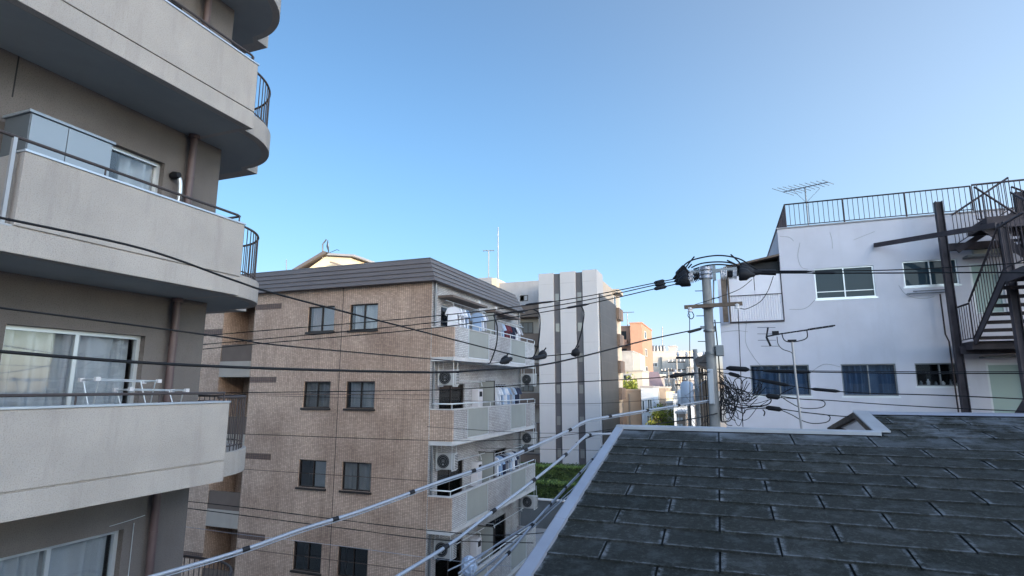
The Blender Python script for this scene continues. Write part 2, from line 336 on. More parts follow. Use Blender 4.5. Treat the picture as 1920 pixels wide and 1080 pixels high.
# ---------------------------------------------------------------- generic window
def curtain_mesh(axis, pl, a0, a1, z0, z1, fold=.17, amp=.075, back=-1):
    mb = MB(); n = max(6, int((a1-a0)/fold*6)); vs = []; ph = R.random()*6
    for j, z in enumerate((z0, (z0+z1)/2, z1)):
        for i in range(n+1):
            a = a0+(a1-a0)*i/n; q = amp*(math.sin(ph+i*2*math.pi/6*(1+.12*math.sin(i*.21+ph)))+.4*math.sin(i*.37+j*.5+ph))
            d = pl+back*0+q; vs.append((d, a, z) if axis == 'x' else (a, d, z))
    fs = [(j*(n+1)+i, j*(n+1)+i+1, (j+1)*(n+1)+i+1, (j+1)*(n+1)+i) for j in range(2) for i in range(n)]
    return mb.add(vs, fs, True)
def window(parent, axis, pl, a0, a1, z0, z1, frame, panes=2, gmat='glass', curt=None, fw=.05, back=-1, sill=None, meet=None, name='window', midbar=False, cgap=None, label=None):
    """frame ring with mullions, panes and curtain; pl = outer plane of the frame, 'back' = direction into the room"""
    def bx(mb, p, q, r, s_, d0, d1):
        lo, hi = pl+back*d0, pl+back*d1
        mb.box(lo, hi, p, q, r, s_) if axis == 'x' else mb.box(p, q, lo, hi, r, s_)
    f = MB(); D = .07
    bx(f, a0, a0+fw, z0, z1, 0, D); bx(f, a1-fw, a1, z0, z1, 0, D); bx(f, a0+fw, a1-fw, z0, z0+fw, 0, D); bx(f, a0+fw, a1-fw, z1-fw, z1, 0, D)
    for k in range(1, panes):
        c = a0+(a1-a0)*(k/panes if meet is None else meet); bx(f, c-fw*.45, c+fw*.45, z0+fw, z1-fw, .005, D-.005)
    if midbar: bx(f, a0+fw, a1-fw, z0+(z1-z0)*.22, z0+(z1-z0)*.22+.02, .012, .03)
    W = f.build(name, frame, parent, label=label)
    for k in range(panes):
        c0 = a0+(a1-a0)*k/panes if meet is None or k == 0 else a0+(a1-a0)*meet
        c1 = a0+(a1-a0)*(k+1)/panes if meet is None or k == panes-1 else a0+(a1-a0)*meet
        g = MB(); bx(g, c0+fw*.46, c1-fw*.46, z0+fw, z1-fw, .03+.014*(k % 2), .036+.014*(k % 2)); g.build('pane', M[gmat], W)
    if gmat == 'glass':
        r = MB(); bx(r, a0-.3, a1+.3, z0-.3, z1+.3, .9, .93); r.build('unlit_room_panel', M['room'], W)  # dark panel stands for the unlit room behind the glass
    if curt:
        ca, cb = (a0, a1) if cgap is None else cgap
        curtain_mesh(axis, pl+back*.16, ca+.02, cb-.02, z0, z1, back=back).build('curtain', M[curt], W)
    if sill:
        sm = MB(); bx(sm, a0-.04, a1+.04, z0-.05, z0-.002, -.05, D); sm.build('sill', sill, W)
    return W
# ================================================================ LEFT APARTMENT BUILDING
LB = thing('apartment_building', 'taupe stucco apartment block with rounded balcony corners at the left edge', 'building', (-8.2, 2, G))
XW, XP, YE = -8.2, -7.0, 6.65
soff = {k: 1.40+2.77*(k-3) for k in range(0, 6)}
holes = [(4.3, 6.1, s+.38, s+2.13) for s in soff.values()]+[(.6, 2.9, s+.38, s+2.13) for s in soff.values()]
m = MB(); m.wall('x', XW, -6, 7.13, G, 11.5, holes, .14); m.quad((XW, 7.13, G), (-16, 7.13, G), (-16, 7.13, 11.5), (XW, 7.13, 11.5)); m.quad((XW, -6, 11.5), (XW, 7.13, 11.5), (-16, 7.13, 11.5), (-16, -6, 11.5))
m.quad((-16, -6, G), (-16, 7.13, G), (-16, 7.13, 11.5), (-16, -6, 11.5)); m.quad((XW, -6, G), (-16, -6, G), (-16, -6, 11.5), (XW, -6, 11.5))
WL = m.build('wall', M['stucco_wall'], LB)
for y in (4.6, -1.2):     # control joints, dark thin grooves
    for k, s in soff.items():
        g = MB(); g.box(XW-.01, XW+.004, 3.98, 3.995, s+2.2, s+2.76) if y > 0 else g.box(XW-.01, XW+.004, y, y+.015, s+2.2, s+2.76); g.build('control_joint', M['room'], LB)
cc = (-8.5, 6.7); r_o = 1.3
def arc(r, a0=0, a1=90, n=22): return [(cc[0]+r*math.cos(rad(a0+(a1-a0)*i/n)), cc[1]+r*math.sin(rad(a0+(a1-a0)*i/n))) for i in range(n+1)]
for k, s in soff.items():
    top = s+1.135
    y0 = 3.6 if k == 3 else -6
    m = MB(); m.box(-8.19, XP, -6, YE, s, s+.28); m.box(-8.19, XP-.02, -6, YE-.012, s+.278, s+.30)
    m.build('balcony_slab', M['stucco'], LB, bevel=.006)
    m = MB(); m.prism([(XP-.12, -6), (XP-.12, YE-.1), (XW, YE-.1), (XW, -6)], s-.006, s-.002); m.build('soffit', M['soffit'], LB)
    m = MB(); m.prism(arc(r_o)+[(-8.5, 8.28), (-11.2, 8.28), (-11.2, 7.14), (-8.19, 7.14), (-8.19, YE+.002), (cc[0]+r_o, YE+.002)], s+.02, s+.38)
    m.build('rounded_slab', M['stucco'], LB, bevel=.006)
    m = MB(); m.prism(arc(r_o-.13)+[(-8.62, 8.02), (-11.2, 8.02), (-11.2, 7.14), (-8.19, 7.14), (-8.19, YE-.09), (cc[0]+r_o-.13, YE-.09)], s+.012, s+.0185)
    m.build('rounded_soffit', M['soffit'], LB)
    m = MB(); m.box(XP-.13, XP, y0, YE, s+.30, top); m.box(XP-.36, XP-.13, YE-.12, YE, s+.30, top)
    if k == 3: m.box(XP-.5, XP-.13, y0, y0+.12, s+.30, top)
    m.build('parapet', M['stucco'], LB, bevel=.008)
    m = MB(); m.box(XP-.15, XP+.015, y0-.01, YE+.015, top, top+.028); m.box(XP-.37, XP-.152, YE-.135, YE+.015, top, top+.028); m.build('coping', M['coping'], LB, bevel=.004)
    m = MB(); hr = top+.145; m.tube([(XP-.06, -6, hr), (XP-.06, YE-.1, hr), (XP-.09, YE-.03, hr), (XP-.16, YE-.02, hr), (XP-.36, YE-.02, hr)], .019, 10)
    for yy in [YE-.06-1.05*i for i in range(10)]:
        if yy > y0: m.tube([(XP-.06, yy, top+.025), (XP-.06, yy, hr)], .012, 6)
    m.build('handrail', M['railing'], LB)
    if k == 3:
        for yy in (3.5, 3.28, 2.2, 1.1):
            m = MB(); m.box(XP-.08, XP-.04, yy, yy+.035, s+.29, hr-.01); m.box(XP-.12, XP-.0, yy-.05, yy+.08, s+.281, s+.30); m.build('railing_post', M['railgrey'], LB)
    # rounded railing
    rr = r_o-.07; zt = top+.075; zb = s+.46
    path = [(cc[0]+rr, YE+.03)]+arc(rr)+[(-8.9, cc[1]+rr), (-11, cc[1]+rr)]
    m = MB(); m.tube([(p[0], p[1], zt) for p in path], .02, 8); m.tube([(p[0], p[1], zb) for p in path], .012, 6)
    T = m.build('rounded_railing', M['railing'], LB)
    m = MB()
    for i in range(19):
        p = arc(rr, 0, 90, 18)[i]; m.tube([(p[0], p[1], s+.38), (p[0], p[1], zt)], .0085, 6)
    for i in range(18): m.tube([(-8.6-.12*i, cc[1]+rr, s+.38), (-8.6-.12*i, cc[1]+rr, zt)], .0085, 6)
    m.build('baluster', M['railing'], T)
    if k >= 1:
        window(LB, 'x', XW-.10, 4.3, 6.1, s+.38, s+2.13, M['alu'], 2, 'glass', 'curtain', fw=.055, cgap=(4.3, 6.05) if k != 3 else (5.5, 6.1))
    window(LB, 'x', XW-.10, .6, 2.9, s+.38, s+2.13, M['alu'], 2, 'glass', 'curtain', fw=.055)
    m = MB(); m.tube([(XW+.11, 6.48, s+.31), (XW+.11, 6.48, s+2.765)], .058, 14, False)
    for zz in (s+.9, s+2.0): m.tube([(XW+.11, 6.48, zz), (XW+.11, 6.48, zz+.035)], .066, 14)
    m.tube([(XW+.11, 6.48, s+2.70), (XW+.11, 6.48, s+2.76)], .085, 14)
    m.build('drain_pipe', M['pipe'], LB)
m = MB(); m.tube(smooth_path([(XW+.02, 6.27, 3.36), (XW+.10, 6.27, 3.36), (XW+.13, 6.30, 3.25), (XW+.12, 6.31, 2.9), (XW+.05, 6.24, 2.55)], 5), .033, 8); m.build('hose', M['alu'], LB)
m = MB(); m.lathe((XW+.0, 6.24, 3.37), (XW+.16, 6.24, 3.37), [(0, .05), (.3, .07), (1, .045)]); m.build('vent_cap', M['rubber'], LB)
m = MB(); m.tube([(XW+.03, 6.22, -1.95), (XW+.03, 6.22, -4)], .006, 5); m.tube(smooth_path([ax(205, 987, -8.15), ax(245, 975, -8.12), ax(272, 966, -8.1)]), .005, 5); m.build('loose_wire', M['alu'], LB)
# locker on the third balcony
LK = thing('storage_locker', 'tall pale grey steel cabinet standing on the middle balcony of the taupe block', 'storage cabinet', (-7.8, 4.4, 1.7))
m = MB(); m.box(-8.1, -7.62, 3.91, 4.89, 1.70, 3.25); m.build('body', M['locker_side'], LK, bevel=.004)
for a, b in ((3.92, 4.325), (4.335, 4.88)):
    m = MB(); m.box(-7.618, -7.60, a, b, 1.76, 3.235); m.build('door', M['locker'], LK, bevel=.003)
m = MB(); m.box(-8.12, -7.585, 3.885, 4.915, 3.25, 3.285); m.box(-8.06, -7.65, 3.93, 4.87, 3.286, 3.30); m.build('lid', M['locker'], LK, bevel=.003)
# laundry racks on the lower balcony
def rack(lbl, dy, dx=0, dz=0):
    t = thing('laundry_rack', lbl, 'drying rack', (-7.5+dx, 5.4+dy, -1.07), 'folding laundry racks on the balcony')
    b = [(-7.5+dx, 5.0+dy, .10+dz), (-7.5+dx, 5.85+dy, .08+dz), (-7.8+dx, 5.85+dy, .07+dz), (-7.8+dx, 5.0+dy, .09+dz)]
    m = MB(); m.tube([b[0], b[1]], .008, 8); m.tube([b[3], b[2]], .008, 8); m.tube([b[0], b[3]], .009, 6); m.tube([b[1], b[2]], .009, 6); m.build('rail', M['alu'], t)
    for s_ in (0, 1):
        y = (5.02, 5.80)[s_]+dy
        m = MB(); m.tube([(-7.5+dx, y, .09+dz), (-7.85+dx, y+.12, -1.06)], .008, 6); m.build('leg', M['alu'], t)
        m = MB(); m.tube([(-7.8+dx, y, .09+dz), (-7.42+dx, y+.12, -1.06)], .008, 6); m.build('leg', M['alu'], t)
    for q in b: m = MB(); m.box(q[0]-.02, q[0]+.02, q[1]-.03, q[1]+.03, q[2]-.025, q[2]+.025); m.build('joint', M['porcelain'], t)
rack('white folding laundry rack in front of the curtained window, the taller one', 0)
rack('white folding laundry rack beside the drain pipe, the lower one', .42, .05, -.13)
# ================================================================ BROWN TILED APARTMENT BUILDING
BB = thing('apartment_building', 'brown mosaic tiled apartment block with dark metal roof edge and white railed balconies', 'building', (-13, 20, G))
YB, XB = 17.3, -9.4; ZT = 3.66; DZ = 2.8
cols = [(-14.69, -13.48), (-12.80, -11.59)]
hl = [(a, b, 2.04-DZ*r_, 3.0-DZ*r_) for r_ in range(5) for a, b in cols if 2.04-DZ*r_ > G]
m = MB(); m.wall('y', YB, -17.3, XB, G, ZT, hl, .12, back=1)
m.wall('y', YB, -24, -18.9, G, ZT, (), .1, back=1)
m.quad((-17.3, YB, G), (-17.3, YB+1.3, G), (-17.3, YB+1.3, ZT), (-17.3, YB, ZT))
m.quad((-18.9, YB, G), (-18.9, YB+1.3, G), (-18.9, YB+1.3, ZT), (-18.9, YB, ZT)); m.quad((-18.9, YB+1.3, G), (-18.25, YB+1.3, G), (-18.25, YB+1.3, ZT), (-18.9, YB+1.3, ZT))
m.build('wall', M['tile'], BB)
m = MB(); m.quad((-24, 26.4, G), (XB, 26.4, G), (XB, 26.4, ZT), (-24, 26.4, ZT)); m.quad((-24, YB, ZT), (XB, YB, ZT), (XB, 26.4, ZT), (-24, 26.4, ZT)); m.quad((-24, YB, G), (-24, 26.4, G), (-24, 26.4, ZT), (-24, YB, ZT)); m.build('rear_wall', M['pale'], BB)
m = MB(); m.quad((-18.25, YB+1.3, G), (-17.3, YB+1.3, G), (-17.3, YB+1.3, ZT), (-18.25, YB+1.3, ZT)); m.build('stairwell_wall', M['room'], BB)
cur = ['curtain_pink', 'curtain', 'curtain_grey', 'curtain', 'curtain_grey', 'curtain_grey', None, None, None, None]
i = 0
for r_ in range(5):
    for (a, b) in cols:
        z0, z1 = 2.04-DZ*r_, 3.0-DZ*r_
        if z0 < G: continue
        gap = {0: (a, a+.62), 1: (a+.1, b), 2: (a, b), 3: (a, b), 4: (a+.55, b), 5: (a, b)}.get(i)
        window(BB, 'y', YB+.06, a, b, z0, z1, M['bronze'], 2, 'glass', cur[i], fw=.045, back=1, cgap=gap); 
        m = MB(); m.box(a-.05, b+.05, YB-.06, YB+.055, z0-.07, z0-.002); m.build('sill', M['bronze'], BB)
        if i in (0, 4): m = MB(); m.box((a+b)/2+.05, b-.06, YB+.12, YB+.13, z0+.05, z1-.05); m.build('blind', M['curtain_grey'], BB)
        i += 1
# joints of the tiled wall
m = MB(); m.box(-13.135, -13.115, YB-.004, YB+.002, G, ZT); m.build('expansion_joint', M['room'], BB)
for r_ in range(4):
    z = .62-DZ*r_-.9
    m = MB(); m.box(-17.28, XB-.01, YB-.0045, YB+.0015, z, z+.018); m.build('floor_joint', M['tile_dk'], BB)
    zt = 3.22-DZ*r_*1.015
    m = MB(); m.box(-17.29, -16.0, YB-.008, YB-.0008, zt-.22, zt); m.build('dark_tile_band', M['tile_dk'], BB)
    m = MB(); m.box(-23.9, -18.91, YB-.008, YB-.0008, zt-.26-.9, zt-.9); m.build('dark_tile_band', M['tile_dk'], BB)
for r_ in range(4):
    d = -DZ*r_
    m = MB(); m.box(-18.88, -17.32, YB+.02, YB+.10, 1.0+d, 1.66+d); m.build('stair_guard', M['brown_panel'], BB)
    m = MB(); m.box(-18.89, -17.31, YB-.02, YB+1.2, .38+d, .998+d); m.build('landing_band', M['cream_panel'], BB, bevel=.01)
    window(BB, 'y', YB+1.22, -18.2, -17.4, 1.0+d, 3.2+d, M['bronze'], 2, 'glass_teal', None, back=1, name='stairwell_window')
m = MB(); m.box(-18.89, -17.31, YB-.0, YB+1.2, 3.3, ZT-.01); m.build('stairwell_lintel', M['brown_panel'], BB)
# metal roof edge: five overlapping boards along both faces
m = MB()
n_b = 5
for i in range(n_b):
    t0, t1 = i/n_b, (i+1)/n_b+.012
    def P3(t, lap): return (-9.18-.50*t+lap, 17.08+.50*t-lap, 3.64+.92*t)
    a = P3(t0, .035); b = P3(t1, 0)
    m.quad((-24.5, a[1], a[2]), (a[0], a[1], a[2]), (b[0], b[1], b[2]), (-24.5, b[1], b[2]))
    m.quad((a[0], a[1], a[2]), (a[0], 26.6, a[2]), (b[0], 26.6, b[2]), (b[0], b[1], b[2]))
    c = P3(t0, 0); m.quad((-24.5, a[1], a[2]), (a[0], a[1], a[2]), (c[0], c[1], c[2]-.0), (-24.5, c[1], c[2])); m.quad((a[0], a[1], a[2]), (a[0], 26.6, a[2]), (c[0], 26.6, c[2]), (c[0], c[1], c[2]))
m.quad((-24.5, 17.04, 3.64), (-9.14, 17.04, 3.64), (-9.14, 26.6, 3.64), (-24.5, 26.6, 3.64))
m.quad((-24.5, 17.59, 4.57), (-9.68, 17.59, 4.57), (-9.68, 26.6, 4.57), (-24.5, 26.6, 4.57)); m.quad((-9.14, 26.6, 3.64), (-9.68, 26.6, 4.57), (-24.5, 26.6, 4.57), (-24.5, 26.6, 3.64))
m.build('roof_edge', M['fascia'], BB)
m = MB(); m.box(-24.5, -9.66, 17.57, 17.66, 4.572, 4.60); m.box(-9.75, -9.66, 17.662, 26.6, 4.572, 4.60); m.build('roof_cap', M['steel_grey'], BB)
# street side wall with doors
hd = []
for r_ in range(5):
    d = -DZ*r_; hd += [(18.0, 20.1, .98+d, 2.92+d), (22.3, 24.6, .98+d, 2.92+d)]
hd = [h for h in hd if h[2] > G]
m = MB(); m.wall('x', XB, YB, 26.4, G, ZT, hd, .12, back=-1); m.build('side_wall', M['tile_lt'], BB)
for i, h in enumerate(hd):
    window(BB, 'x', XB-.05, *h, M['alu'] if i < 2 else M['bronze'], 2, 'glass', [None, 'curtain_grey', 'curtain', None][i % 4], fw=.05, name='balcony_door')
m = MB(); m.box(XB+.001, XB+.6, 17.75, 20.9, 3.14, 3.22); m.box(XB+.001, XB+.5, 22.0, 25.2, 3.14, 3.22); m.build('awning', M['brown_panel'], BB)
for yy in (17.45, 26.2):
    m = MB(); m.tube([(XB+.07, yy, G), (XB+.07, yy, 3.62)], .04, 10, False); m.build('drain_pipe', M['steel_grey'], BB)
m = MB(); m.box(XB+.001, XB+.14, 21.05, 21.25, 3.05, 3.5); m.box(XB+.001, XB+.14, 22.9, 23.1, 3.05, 3.5); m.build('vent_hood', M['slab'], BB)
XF = -8.55
for r_ in range(5):
    d = -DZ*r_; zt = 2.03+d; zb = .87+d
    if zb < G: continue
    m = MB(); m.box(XB+.001, XF-.001, YB+.06, 26.2, zb+.001, zb+.14); m.build('balcony_slab', M['slab'], BB)
    m = MB(); m.box(XB+.002, XF, YB+.05, YB+.17, zb+.14, zt); m.build('balcony_end_wall', M['tile'], BB, bevel=.005)
    for a, b in ((YB+.171, 18.55), (20.45, 22.9), (24.85, 26.2)): m = MB(); m.box(XF-.11, XF, a, b, zb+.141, zt); m.build('balcony_front', M['tile_lt'], BB, bevel=.005)
    m = MB(); m.box(XB+.001, XF-.111, 26.09, 26.2, zb+.141, zt); m.build('balcony_end_wall', M['tile_lt'], BB, bevel=.005)
    for a, b in ((18.55, 20.45), (22.9, 24.85)):
        m = MB(); m.box(XF-.10, XF-.005, a+.03, b-.03, zb+.20, zt-.0); pn = m.build('front_panel', M['beige_panel'], BB)
        m = MB(); m.box(XF-.09, XF+.012, a, a+.028, zb+.142, zt+.0); m.box(XF-.09, XF+.012, b-.022, b, zb+.142, zt); m.box(XF-.09, XF+.012, a+.029, b-.029, zb+.142, zb+.19); m.build('panel_frame', M['alu'], pn)
    m = MB(); m.box(XF-.13, XF+.02, YB+.04, 26.22, zt+.001, zt+.035); m.box(XB+.001, XF-.131, YB+.04, YB+.19, zt+.001, zt+.035); m.build('coping', M['slab'], BB, bevel=.004)
    m = MB(); zr = zt+.2; m.tube([(XB+.05, YB+.11, zr), (XF-.05, YB+.11, zr), (XF-.05, 26.15, zr)], .022, 8)
    for yy in [YB+.11+i*1.12 for i in range(9)]: m.tube([(XF-.05, yy, zt+.03), (XF-.05, yy, zr)], .014, 6)
    m.build('handrail', M['alu'], BB)
    m = MB(); m.box(XB+.01, XF-.2, 21.5, 21.53, zb+.25, zb+2.15); p = m.build('partition_board', M['beige_panel'], BB)
    m = MB(); m.box(XB+.0, XF-.17, 21.49, 21.54, zb+2.151, zb+2.18); m.box(XF-.199, XF-.17, 21.49, 21.54, zb+.14, zb+2.15); m.build('partition_frame', M['bronze'], p)
    m = MB(); m.tube([(XF-.5, YB+.4, zb+2.15), (XF-.5, 21.3, zb+2.15)], .014, 6); m.tube([(XF-.5, 21.7, zb+2.0), (XF-.5, 26.0, zb+2.0)], .014, 6)
    for yy in (18.2, 20.8, 22.2, 25.5): m.tube([(XB, yy, zb+2.1), (XF-.45, yy, zb+2.1), (XF-.42, yy, zb+1.95)], .014, 6)
    m.build('drying_pole', M['alu'], BB)
# air conditioner units
def ac_unit(lbl, x, y, z, bracket=True):
    t = thing('air_conditioner', lbl, 'air conditioner', (x, y, z), 'outdoor air conditioner units on the balconies')
    m = MB(); m.box(x, x+.72, y, y+.28, z, z+.54); m.build('casing', M['ac'], t, bevel=.015)
    m = MB(); m.lathe((x+.30, y-.012, z+.27), (x+.30, y+.01, z+.27), [(0, .225), (1, .235)], 20); g = m.build('fan_grille', M['room'], t)
    m = MB()
    for rr in (.07, .13, .19, .225): m.tube([(x+.30+rr*math.cos(a), y-.016, z+.27+rr*math.sin(a)) for a in [i*math.pi/10 for i in range(21)]], .006, 4, False)
    m.lathe((x+.30, y-.03, z+.27), (x+.30, y-.01, z+.27), [(0, .03), (1, .04)], 10); m.build('grille_ring', M['steel_grey'], g)
    m = MB()
    for i in range(9): m.box(x+.721, x+.728, y+.03, y+.25, z+.05+i*.052, z+.07+i*.052)
    m.build('side_louvre', M['rubber'], t)
    if bracket:
        m = MB()
        for xx in (x+.05, x+.62):
            m = MB(); m.box(xx, xx+.03, y-.03, y+.32, z-.045, z-.005); [m.tube([(xx+.015, yy, z-.03), (xx+.015, yy, z+.95)], .012, 6) for yy in (y-.02, y+.31)]; m.build('bracket', M['alu'], t)
    return t
ac_unit('air conditioner hung under the top balcony, near corner of the tiled block', -9.36, 17.75, .87-.72-.1)
ac_unit('air conditioner hung under the top balcony at its far end', -8.95, 25.3, .87-.8)
ac_unit('air conditioner hung under the middle balcony, near corner of the tiled block', -9.36, 17.75, .87-DZ-.82)
ac_unit('air conditioner hung under the middle balcony at its far end', -8.95, 25.3, .87-DZ-.66)
ac_unit('air conditioner hung under the lower balcony, near corner behind the thick cable', -9.36, 17.75, .87-2*DZ-.82)
ac_unit('air conditioner hung under the lower balcony at its far end', -8.95, 25.3, .87-2*DZ-.66)
# indoor-side slim heater units
for r_, lb in ((1, 'slim white water heater on the wall of the second balcony'), (2, 'slim white water heater on the wall of the third balcony'), (3, 'slim white water heater on the wall of the lowest balcony')):
    zb = .87-DZ*r_; t = thing('water_heater', lb, 'water heater', (XB, 21, zb+.9), 'wall hung water heaters')
    m = MB(); m.box(XB+.005, XB+.30, 20.75, 21.2, zb+.95, zb+1.85); m.build('casing', M['porcelain'], t, bevel=.02)
    m = MB(); m.box(XB+.301, XB+.31, 20.85, 21.1, zb+1.55, zb+1.75); m.build('exhaust_grille', M['rubber'], t)
    m = MB(); [m.tube([(XB+.12, yy, zb+.95), (XB+.12, yy, zb+.2)], .014, 6) for yy in (20.85, 20.97, 21.08)]; m.build('pipe', M['alu'], t)
# laundry
cl = [cloth('cloth_%s' % n, c) for n, c in (('white', (.72, .74, .80)), ('pale_blue', (.40, .50, .66)), ('maroon', (.13, .03, .045)), ('navy', (.03, .04, .08)), ('grey', (.33, .34, .38)), ('sky', (.30, .42, .62)))]
cn = ['white', 'pale blue', 'maroon', 'navy', 'grey', 'light blue']
def shirt(ci, x, y, z, k, lbl, grp, sc=1):
    t = thing('hanging_shirt', lbl, 'shirt', (x, y, z), grp)
    L_ = .68*sc+.08*R.random(); wv = .23; tw = R.uniform(-.35, .35)
    out = [(-.06, 0), (-.2, -.05), (-.30, -.30), (-.23, -.33), (-.17, -.2), (-.185, -L_), (.185, -L_), (.17, -.2), (.23, -.33), (.30, -.30), (.2, -.05), (.06, 0)]
    mb = MB(); n = len(out)
    vs = []
    for sgn in (-1, 1):
        for (a, b) in out:
            th = sgn*(.018+.035*min(1, -b*1.5))+.02*math.sin(a*30+b*9+k); vs.append((x+a*math.cos(tw)-th*math.sin(tw), y+a*math.sin(tw)+th*math.cos(tw), z+b))
    fs = [tuple(range(n)), tuple(range(n, 2*n))[::-1]]+[(i, (i+1) % n, n+(i+1) % n, n+i) for i in range(n)]
    mb.add(vs, fs); mb.build('garment', cl[ci], t)
    mb = MB(); mb.tube([(x-.17*math.cos(tw), y-.17*math.sin(tw), z-.03), (x, y, z+.04), (x+.17*math.cos(tw), y+.17*math.sin(tw), z-.03)], .006, 5); mb.tube([(x, y, z+.04), (x, y, z+.12), (x+.02, y, z+.15), (x+.03, y, z+.13)], .005, 5); mb.build('hanger', M['alu'], t)
GR = ['laundry on the top balcony', 'laundry on the second balcony', 'laundry on the third balcony']
ordn = ['nearest', 'second', 'third', 'fourth', 'fifth', 'sixth', 'seventh', 'eighth', 'ninth', 'tenth']
for (lev, z, y0, dy, seq, where) in ((0, 2.85, 18.2, .32, [0, 0, 0, 1], 'in front of the top balcony door'), (0, 2.9, 20.35, .28, [5, 0, 4], 'just before the partition of the top balcony'), (0, 2.72, 22.5, .36, [4, 1, 2, 2, 3, 3, 0, 4], 'at the far end of the top balcony'),
                                     (1, -.02, 22.2, .33, [0, 0, 1, 0, 5, 4, 1, 3, 3], 'on the far half of the second balcony'), (2, -2.85, 22.3, .38, [0, 5, 3, 4, 1, 0, 3], 'on the far half of the third balcony')):
    for i, c in enumerate(seq): shirt(c, -9.02, y0+i*dy, z, i, '%s shirt drying %s, %s from the camera' % (cn[c], where, ordn[i]), GR[lev])
# plastic bag hanging low
t = thing('laundry_bag', 'crumpled pale blue plastic bag hanging off the lowest balcony rail', 'bag', tuple(at(879, 1058, 18.5)))
mb = MB(); vs = []; n1, n2 = 14, 9; c0 = at(879, 1060, 18.5)
for j in range(n2+1):
    for i in range(n1):
        ph = math.pi*j/n2; r1 = .24*math.sin(ph)*(1+.18*math.sin(i*2.3+j))+.01; vs.append(c0+Vector((r1*math.cos(i*2*math.pi/n1), r1*math.sin(i*2*math.pi/n1), .33*math.cos(ph)-.02)))
mb.add(vs, [(j*n1+i, j*n1+(i+1) % n1, (j+1)*n1+(i+1) % n1, (j+1)*n1+i) for j in range(n2) for i in range(n1)]); mb.build('bag_body', M['bag'], t)
mb = MB(); mb.tube([c0+Vector((0, 0, .3)), c0+Vector((0, 0, .62))], .008, 5); mb.build('string', M['alu'], t)
# ================================================================ YELLOW HOUSE BEHIND
YH = thing('house', 'cream gabled house top with dark roof, sunlit behind the tiled block roof', 'house', (-27, 33, G))
yy = 32; pL, pP, pR = (-30.2, 7.6), (-25.5, 9.45), (-23.8, 8.85)
m = MB(); m.prism([(-28.6, G), (-28.6, 7.7), (-25.9, 9.15), (-23.8, 8.85), (-23.8, G)], yy, yy+6, 'y'); m.build('wall', M['cream'], YH)
m = MB(); m.prism([(-31.0, 7.0), (-31.0, 7.25), (-25.9, 9.45), (-25.6, 9.3), (-26.0, 9.17)], yy-.35, yy+6.3, 'y'); m.build('roof', M['fascia'], YH)
m = MB(); m.prism([(-25.55, 9.28), (-23.4, 9.0), (-23.4, 8.86), (-25.7, 9.14)], yy-.25, yy+6.2, 'y'); m.build('roof_slope', M['pale'], YH)
m = MB(); a = at(622, 492, 31.6); b = at(657, 504, 31.2); m.bar(a, b, .35, .12); m.build('beam', M['brown_wall'], YH)
AD = thing('satellite_dish', 'grey satellite dish and short mast on the peak of the cream house', 'satellite dish', tuple(at(608, 478, 32)))
m = MB(); m.tube([at(605, 484, 32), at(605, 458, 32), at(612, 449, 32)], .05, 8); m.build('mast', M['steel_grey'], AD)
m = MB(); c0 = at(612, 462, 32); m.lathe(c0, c0+Vector((.11, .09, .02)), [(0, .05), (.4, .25), (.7, .42), (1, .46), (.75, .42), (.4, .2)], 16); m.build('dish', M['steel_grey'], AD)
m = MB(); m.tube([at(618, 474, 32), at(632, 468, 32), at(636, 470, 32)], .02, 5); m.build('arm', M['rubber'], AD)
def tv_antenna(lbl, base, hgt, blen, n, w=.5, grp=None, vert=False, dirv=(1, 0, 0), r=.012):
    base = Vector(base); t = thing('tv_antenna', lbl, 'antenna', tuple(base), grp); top = base+Vector((0, 0, hgt)); d = Vector(dirv).normalized(); s_ = Vector((-d.y, d.x, 0))
    m = MB(); m.tube([base, top], r*1.6, 6); m.build('mast', M['steel_grey'], t)
    m = MB(); m.tube([top-d*blen/2, top+d*blen/2], r*1.2, 6); m.build('boom', M['steel_grey'], t)
    m = MB()
    for i in range(n):
        c = top+d*(blen*(i/(n-1)-.5)); ww = w*(1-.45*i/(n-1)); m.tube([c-s_*ww, c+s_*ww], r*.7, 5)
    m.build('element', M['steel_grey'], t)
    return t
m = MB(); m.tube([at(537, 512, 30), at(537, 487, 30)], .03, 5); tag(m.build('lightning_rod', M['steel_grey']), 'thin pale rod rising behind the tiled block near the balcony railing', 'lightning rod')
# ================================================================ TOWER BLOCK
TW = thing('office_tower', 'pale panelled tower with two dark vertical window strips beyond the tiled block', 'building', (-13.6, 56, G))
YT = 52
X = lambda u: at(u, 600, YT).x
pyl = [(-16.5, -14.98, 10.95), (-14.33, -12.80, 10.98), (-12.12, -10.72, 11.02)]
for a, b, z in pyl:
    m = MB(); m.box(a, b, YT, YT+3, G, z)
    p = m.build('pylon', M['tower'], TW, bevel=.02)
    for i in range(6): m = MB(); m.box(a+.001, b-.001, YT-.006, YT+.01, z-1.1-2.9*i-.02, z-1.1-2.9*i+.02); m.build('panel_joint', M['concrete'], p)
for a, b in ((-14.979, -14.331), (-12.799, -12.121)):
    m = MB(); m.box(a, b, YT+.16, YT+2.9, G, 10.87); st = m.build('dark_strip', M['tower_dk'], TW)
    for i in range(7):
        z = 8.9-2.9*i; m = MB(); m.box(a+.14, b-.14, YT+.12, YT+.158, z-.8, z); m.build('strip_window', M['glass_frost'], st)
m = MB(); m.box(-17, -10.9, YT+3.001, YT+11, G, 10.6); m.build('body', M['cream_panel'], TW)  # cream colour stands for warm sun on the tower's right side
m = MB(); m.box(-10.719, -10.62, YT+.7, YT+9.6, G, 8.8); m.build('dark_side', M['tower_tile'], TW)
m = MB(); m.box(-10.9, -10.2, YT+9.2, YT+12, 10.2, 10.6); m.build('roof_slab', M['cream_panel'], TW)
